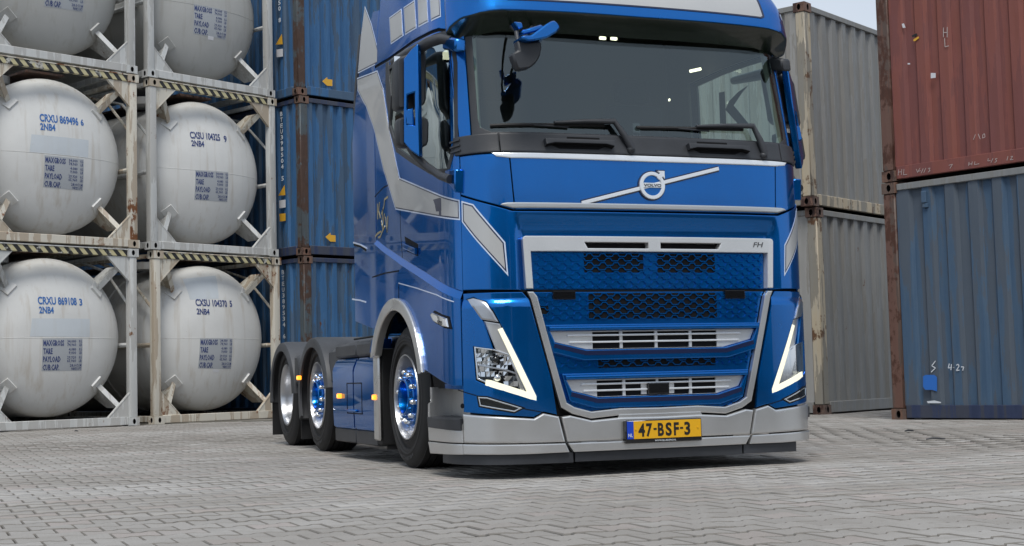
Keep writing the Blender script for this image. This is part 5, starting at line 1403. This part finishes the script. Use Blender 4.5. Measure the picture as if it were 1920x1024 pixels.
pix_prism('mirror_bracket', [(974, 60), (1012, 48), (1016, 54), (1000, 62), (976, 68)], -.22, -.14, B, fm, .008)
pix_prism('mirror_bracket', [(960, 43), (969, 58), (978, 54), (975, 44)], -.20, -.13, B, fm, .006)
for (xa, xb) in ((958, 970), (998, 992)):
    a = q(xa, 50, .12); b_ = q(xb, 62, -.20); bm = bmesh.new(); add_tube(bm, [a, (a+b_)/2+Vector((0, 0, .005)), b_], .011, 8); obj('mirror_arm', bm, PL_, fm, 50)
a = q(968, 60, -.2); b_ = q(974, 96, -.25); bm = bmesh.new(); add_tube(bm, [a, b_], .014, 8); obj('mirror_arm', bm, PL_, fm, 50)

# ---- side mirrors
def side_mirror(sg):
    """built for the left (sg=-1), mirrored in x for the right"""
    X = lambda x: -abs(x) if sg < 0 else abs(x)
    yb = .40
    pp = lambda px, py, d=0.0: onplane(px, py, (-1.41, yb+d, 0), (1, 1, 0))
    root_pts = [(756, 111), (770, 93), (783, 81.5), (784.5, 180), (786, 294), (770, 283), (756, 267)]
    P = [pp(px, py) for px, py in root_pts]
    cut = [(762, 178), (777, 173), (778, 236), (761.5, 232)]
    Cq = [pp(px, py) for px, py in cut]
    bm = bmesh.new()
    def loop(pts, y, c): return [bm.verts.new((X(p.x), p.y, p.z)) for p in pts]
    Lo = loop(P, yb, 1); Lc = loop(Cq, yb, 1); es = [bm.edges.new((l[i], l[(i+1) % len(l)])) for l in (Lo, Lc) for i in range(len(l))]
    bmesh.ops.triangle_fill(bm, use_beauty=True, edges=es, normal=(0, -1, 0))
    r = bmesh.ops.extrude_face_region(bm, geom=bm.faces[:]); 
    for v in r['geom']:
        if isinstance(v, bmesh.types.BMVert): v.co.y += .035; v.co.x += (.035 if sg < 0 else -.035)
    bmesh.ops.recalc_face_normals(bm, faces=bm.faces)
    mr = obj('side_mirror', bm, B, truck, 30)
    md = mr.modifiers.new('bevel', 'BEVEL'); md.width = .008; md.segments = 2; md.limit_method = 'ANGLE'
    ys = lambda x: yb + (abs(x)-1.5)*.9
    def hb(name, pts, y0, y1, m, bev=.014):
        Q = [onplane(px, py, (0, y0, 0), (0, 1, 0)) for px, py in pts]; bm = bmesh.new()
        add_prism(bm, [(X(p.x), p.z) for p in Q], y0, y1, 'y', bev); return obj(name, bm, m, mr, 40)
    hb('mirror_housing', [(745, 112), (750, 107), (758, 104), (798, 90), (800, 110), (799, 190), (794, 198), (750, 204), (745, 199)], .50, .64, PL_, .02)
    hb('mirror_housing', [(746, 224), (752, 219), (800, 219), (805, 226), (804, 268), (798, 275), (752, 275), (746, 268)], .50, .60, PL_, .02)
    hb('mirror_insert', [(762, 206), (775, 202), (777.5, 236), (761.5, 232)], .455, .47, B, .004)
    hb('mirror_insert', [(762, 178), (775, 175), (777, 206), (762, 206)], .485, .495, K, .0)
    gx = 1.52
    box('mirror_glass', (min(X(1.34), X(1.50)), .642, 2.42), (max(X(1.34), X(1.50)), .646, 2.74), M['chrome'], mr)
    box('mirror_glass', (min(X(1.33), X(1.48)), .602, 2.16), (max(X(1.33), X(1.48)), .606, 2.27), M['chrome'], mr)
    t = onplane(732, 114, (0, .15, 0), (0, 1, 0)); 
    def arm(pts, r, m=PL_):
        W = [onplane(px, py, (-x_, 0, 0), (1, 0, 0)) for px, py, x_ in pts]; bm = bmesh.new(); add_tube(bm, [Vector((X(p.x), p.y, p.z)) for p in W], r, 10); return obj('mirror_arm', bm, m, mr, 50)
    arm([(846, 76, 1.22), (826, 73, 1.27), (803, 80, 1.34), (786, 91, 1.38), (763, 103, 1.38), (739, 116, 1.37)], [.03, .034, .036, .036, .040, .030])
    arm([(762, 268, 1.42), (777, 290, 1.39), (800, 312, 1.35), (826, 330, 1.30), (844, 336, 1.27)], [.022, .026, .026, .026, .03])
    W = [onplane(px, py, (-1.255, 0, 0), (1, 0, 0)) for px, py in ((829, 75), (842, 70), (853, 72), (853, 97), (844, 96), (829, 93))]
    bm = bmesh.new(); add_prism(bm, [(p.y, p.z) for p in W], min(X(1.18), X(1.255)), max(X(1.18), X(1.255)), 'x', .012); obj('mirror_mount', bm, B if sg < 0 else PL_, mr, 40)
    W = [onplane(px, py, (-1.255, 0, 0), (1, 0, 0)) for px, py in ((812, 319), (853, 317), (853, 362), (846, 352))]
    bm = bmesh.new(); add_prism(bm, [(p.y, p.z) for p in W], min(X(1.19), X(1.258)), max(X(1.19), X(1.258)), 'x', .008); obj('mirror_mount', bm, B, mr, 40)
side_mirror(-1); side_mirror(1)
bpy.context.view_layer.update()
for o in list(bpy.data.objects):                       # the far mirror leans in towards the pillar at its top
    r_ = o.parent if o.parent and o.parent is not truck else o
    if r_.name == 'side_mirror.001' and o.type == 'MESH':
        for v in o.data.vertices: v.co.x -= .085*min(1, max(0, (v.co.z-2.05)/.7))
# small yellow-lit cabin lamp seen through the door glass
p = onplane(836, 102, (-1.10, 0, 0), (1, 0, 0)); box('ceiling_lamp', (-1.10, p.y-.07, p.z-.02), (-1.05, p.y+.07, p.z+.03), M['cablamp'], truck)

# ---- wheels
def wheel(x, y, sg, kind, rad=.5):
    w_ = .315; bm = bmesh.new()
    # t runs outward from the inner side wall; outer wall at t = 0
    pr = [(.0, .300), (.004, .312), (-.010, .345), (-.012, .365), (.006, .372), (.007, .392), (.012, .396), (.012, .402), (.008, .410), (.004, .440), (-.006, .470), (-.020, .486), (-.030, .494)]
    xg = -.030; gr = []
    for k in range(5):
        a = xg-(w_-.06)*k/5; b_ = xg-(w_-.06)*(k+1)/5
        gr += [(a, rad), (b_+.010, rad)] + ([(b_+.0095, rad-.012), (b_+.0005, rad-.012)] if k < 4 else [])
    pr += gr + [(-w_+.012, .480), (-w_+.002, .44), (-w_, .35), (-w_+.01, .30), (-w_+.04, .285)]
    add_lathe(bm, pr, 72, (x, y, rad), 'x', sg); tyre = obj('wheel', bm, M['rubber'], truck, 25)
    bm = bmesh.new()
    if kind == 'drive':
        rp = [(.002, .303), (.008, .300), (.006, .288), (-.012, .280), (-.05, .276), (-.13, .262), (-.165, .24), (-.170, .14), (-.170, .001)]
    else:
        rp = [(.002, .303), (.010, .300), (.010, .292), (-.006, .287), (-.03, .283), (-.10, .272), (-.135, .255), (-.14, .21), (-.14, .001)]
    add_lathe(bm, rp, 64, (x, y, rad), 'x', sg); obj('rim', bm, M['alu'] if kind != 'drive' else M['alu'], tyre, 30)
    if kind != 'drive':
        bm = bmesh.new(); add_lathe(bm, [(-.14, .205), (-.05, .212), (-.022, .212), (-.012, .206), (-.012, .140), (-.004, .133), (.022, .130), (.030, .124), (.028, .114), (.0, .108), (-.05, .100), (-.055, .001)], 48, (x, y, rad), 'x', sg); obj('hub', bm, B, tyre, 30)
        for k in range(10):
            a = 2*PI*k/10+.2; bm = bmesh.new()
            add_lathe(bm, [(-.013, .019), (.012, .018), (.024, .014), (.029, .007), (.030, .001)], 10, (x, y+.174*math.cos(a), rad+.174*math.sin(a)), 'x', sg); obj('wheel_nut', bm, M['chrome'], tyre, 40)
    if kind != 'drive':
        for base_a in (R(90), R(-90)):
            bm = bmesh.new(); L_ = .34
            def fn(u, v):
                a = base_a + sg*(1)*(-1 if sg > 0 else 1)*0 + (L_/2-u)/.43*(1 if sg > 0 else -1)*-1
                return Vector((x+sg*(.0125), y+(.418+v)*math.cos(a), rad+(.418+v)*math.sin(a)))
            add_text(bm, 'MICHELIN', fn, .024, L_, .01); obj('sidewall_lettering', bm, M['fender'], tyre)
    return tyre
XF, XR = 1.215, 1.185
for sg in (-1, 1):
    wheel(sg*XF, 1.481, sg, 'steer'); wheel(sg*XR, 4.427, sg, 'lift'); wheel(sg*XR, 5.81, sg, 'drive')
    wheel(sg*(XR-.35), 5.81, sg, 'drive')
for y in (1.481, 4.427, 5.81):
    bm = bmesh.new(); add_tube(bm, [(-1.0, y, .5), (1.0, y, .5)], .075, 12); obj('axle', bm, K, truck, 40)
for sg in (-1, 1):
    box('chassis_rail', (min(sg*.38, sg*.46), .6, .62), (max(sg*.38, sg*.46), 6.6, .90), K, truck, .01)
box('chassis_underside', (-1.0, .25, .32), (1.0, 1.0, .60), K, truck)
box('engine_block', (-.5, .5, .45), (.5, 2.3, 1.2), K, truck, .03)
box('inner_arch', (-1.12, .80, 1.05), (1.12, 2.2, 1.16), K, truck)
for sg in (-1, 1): box('inner_arch', (min(sg*.72, sg*.80), .80, .35), (max(sg*.72, sg*.80), 2.16, 1.10), K, truck)
# front wheel mud flap and silver side bar
for sg in (-1, 1):
    X = lambda a, b_: (min(sg*a, sg*b_), max(sg*a, sg*b_))
    x0, x1 = X(.80, 1.20); box('mud_flap', (x0, 2.075, .105), (x1, 2.09, .55), M['rubber'], truck)
    x0, x1 = X(.80, 1.238); box('mud_flap', (x0, 2.06, .14), (x1, 2.20, .86), M['rubber'], truck, .01)
    x0, x1 = X(1.240, 1.266)
    bm = bmesh.new(); add_prism(bm, [(2.055, .175), (2.055, .78), (2.075, .845), (2.13, .87), (2.205, .87), (2.205, .172)], x0, x1, 'x', .012); obj('side_bar', bm, S_, truck, 40)
    # skirt panels
    for (y0, y1) in ((2.215, 2.86), (2.875, 3.58)):
        x0, x1 = X(1.16, 1.245); xa = sg*1.245; xi = sg*1.16; xt = sg*1.215
        bm = bmesh.new()
        prof = [(xi, .24), (xa, .24), (sg*1.252, .40), (sg*1.252, .72), (xt, .84), (xi, .86)]
        if y0 < 2.5: prof = [(xi, .24), (xa, .24), (sg*1.252, .40), (sg*1.252, .70), (xt, .80), (xi, .81)]
        else: prof = [(xi, .24), (xa, .24), (sg*1.252, .40), (sg*1.252, .72), (xt, .80), (xi, .81)]
        fa = [bm.verts.new((x, y0, z)) for x, z in prof]; fb = [bm.verts.new((x, y1, z)) for x, z in prof]
        fs = [bm.faces.new(fa), bm.faces.new(fb[::-1])]+[bm.faces.new((fa[i], fb[i], fb[(i+1) % 6], fa[(i+1) % 6])) for i in range(6)]
        bmesh.ops.recalc_face_normals(bm, faces=bm.faces); bmesh.ops.bevel(bm, geom=bm.edges[:], offset=.010, segments=2, affect='EDGES'); obj('skirt_panel', bm, B, truck, 40)
        box('skirt_cap', (X(1.06, 1.225)[0], y0+.05 if y0 < 2.5 else y0, .812), (X(1.06, 1.225)[1], y1, .925), M['fender'], truck, .018)
        box('skirt_underlip', (X(1.14, 1.235)[0], y0, .125), (X(1.14, 1.235)[1], y1, .238), PL_, truck, .01)
    bm = bmesh.new(); add_prism(bm, [(2.23, .815), (2.23, .945), (2.30, .935), (2.38, .83)], X(1.10, 1.248)[0], X(1.10, 1.248)[1], 'x', .01); obj('skirt_panel', bm, B, truck, 40)
    for lo, hi in (((2.60, .36), (3.08, .368)), ((2.60, .60), (3.08, .608)), ((2.60, .368), (2.608, .60)), ((3.072, .368), (3.08, .60))):
        box('panel_gap', (X(1.2505, 1.2545)[0], lo[0], lo[1]), (X(1.2505, 1.2545)[1], hi[0], hi[1]), K, truck)
    box('skirt_ridge', (X(1.250, 1.268)[0], 2.75, .375), (X(1.250, 1.268)[1], 3.50, .395), B, truck, .006)
    # catwalk deck and rounded covers behind the cab
    x0, x1 = X(.50, 1.09); 
    for k in range(4):
        y0 = 2.25+k*.40; bm = bmesh.new(); add_box(bm, (x0, y0, .80), (x1+(0), y0+.388, .955), bev=.05, seg=3); obj('tank_cover', bm, M['fender'], truck, 40)
    # rear mudguards
    for yc, r0, nm in ((4.427, .575, 'mudguard'), (5.81, .575, 'mudguard')):
        a0, a1 = (R(-22), R(172)) if yc < 5 else (R(-8), R(178))
        bm = bmesh.new(); n = 26; xi, xo = sg*.70, sg*1.245
        rings = []
        for i in range(n+1):
            a = a0+(a1-a0)*i/n
            c_, s_ = math.cos(a), math.sin(a)
            pr = [(xi, r0), (xi, r0+.03), (sg*1.19, r0+.035), (xo-sg*.012, r0+.024), (xo, r0), (xo, r0-.070), (xo-sg*.02, r0-.070), (xo-sg*.02, r0-.004)]
            rings.append([bm.verts.new((x, yc+r*c_, .5+r*s_*(.86 if s_ > 0 else 1))) for x, r in pr])
        for a, b_ in zip(rings, rings[1:]):
            for k in range(8): bm.faces.new((a[k], a[(k+1) % 8], b_[(k+1) % 8], b_[k]))
        bm.faces.new(rings[0][::-1]); bm.faces.new(rings[-1])
        bmesh.ops.recalc_face_normals(bm, faces=bm.faces); obj(nm, bm, M['fender'], truck, 35)
        box('mud_flap', (X(.72, 1.22)[0], yc+.575, .09), (X(.72, 1.22)[1], yc+.59, .62), M['rubber'], truck)
    # deck between the mudguards
    box('mudguard_bridge', (X(.72, 1.235)[0], 5.02, .60), (X(.72, 1.235)[1], 5.22, .88), M['fender'], truck, .03)
    box('mudguard_bridge', (X(.72, 1.20)[0], 3.62, .60), (X(.72, 1.20)[1], 3.95, .90), M['fender'], truck, .03)
    # amber markers
    for px_, py_ in ((560.5, 708.5), (636.5, 742.5), (703, 745)):
        p = onplane(px_, py_, (-1.262, 0, 0), (1, 0, 0)); xm = X(1.245, 1.280)
        lm = box('marker_lamp', (xm[0], p.y-.036, p.z-.020), (xm[1], p.y+.036, p.z+.020), M['amber'], truck, .008, seg=2)
        box('marker_bulb', ((xm[0]+xm[1])/2-.018, p.y-.014, p.z-.011), ((xm[0]+xm[1])/2+.0185, p.y+.014, p.z+.011), M['amber_core'], lm, .003)
box('catwalk', (-.5, 2.3, .90), (.5, 4.0, .94), M['fender'], truck, .01)
bm = bmesh.new(); add_prism(bm, [(-.45, 4.4), (.45, 4.4), (.45, 5.6), (.2, 6.0), (.12, 5.7), (-.12, 5.7), (-.2, 6.0), (-.45, 5.6)], .93, .99, 'z', .01); obj('fifth_wheel', bm, K, truck)
bm = bmesh.new(); add_tube(bm, [(-.7, 2.5, .96), (-.9, 2.7, .985), (-1.0, 2.9, .985)], .012, 6); add_tube(bm, [(-1.0, 2.9, .985), (-1.05, 3.6, .975)], .009, 6); obj('air_hose', bm, M['rubber'], truck, 50)
box('rear_crossmember', (-1.1, 6.55, .55), (1.1, 6.65, .75), K, truck, .01)
for o in bpy.data.objects:
    if o.parent is truck: o.location = Vector(o.location)-Vector(truck.location)
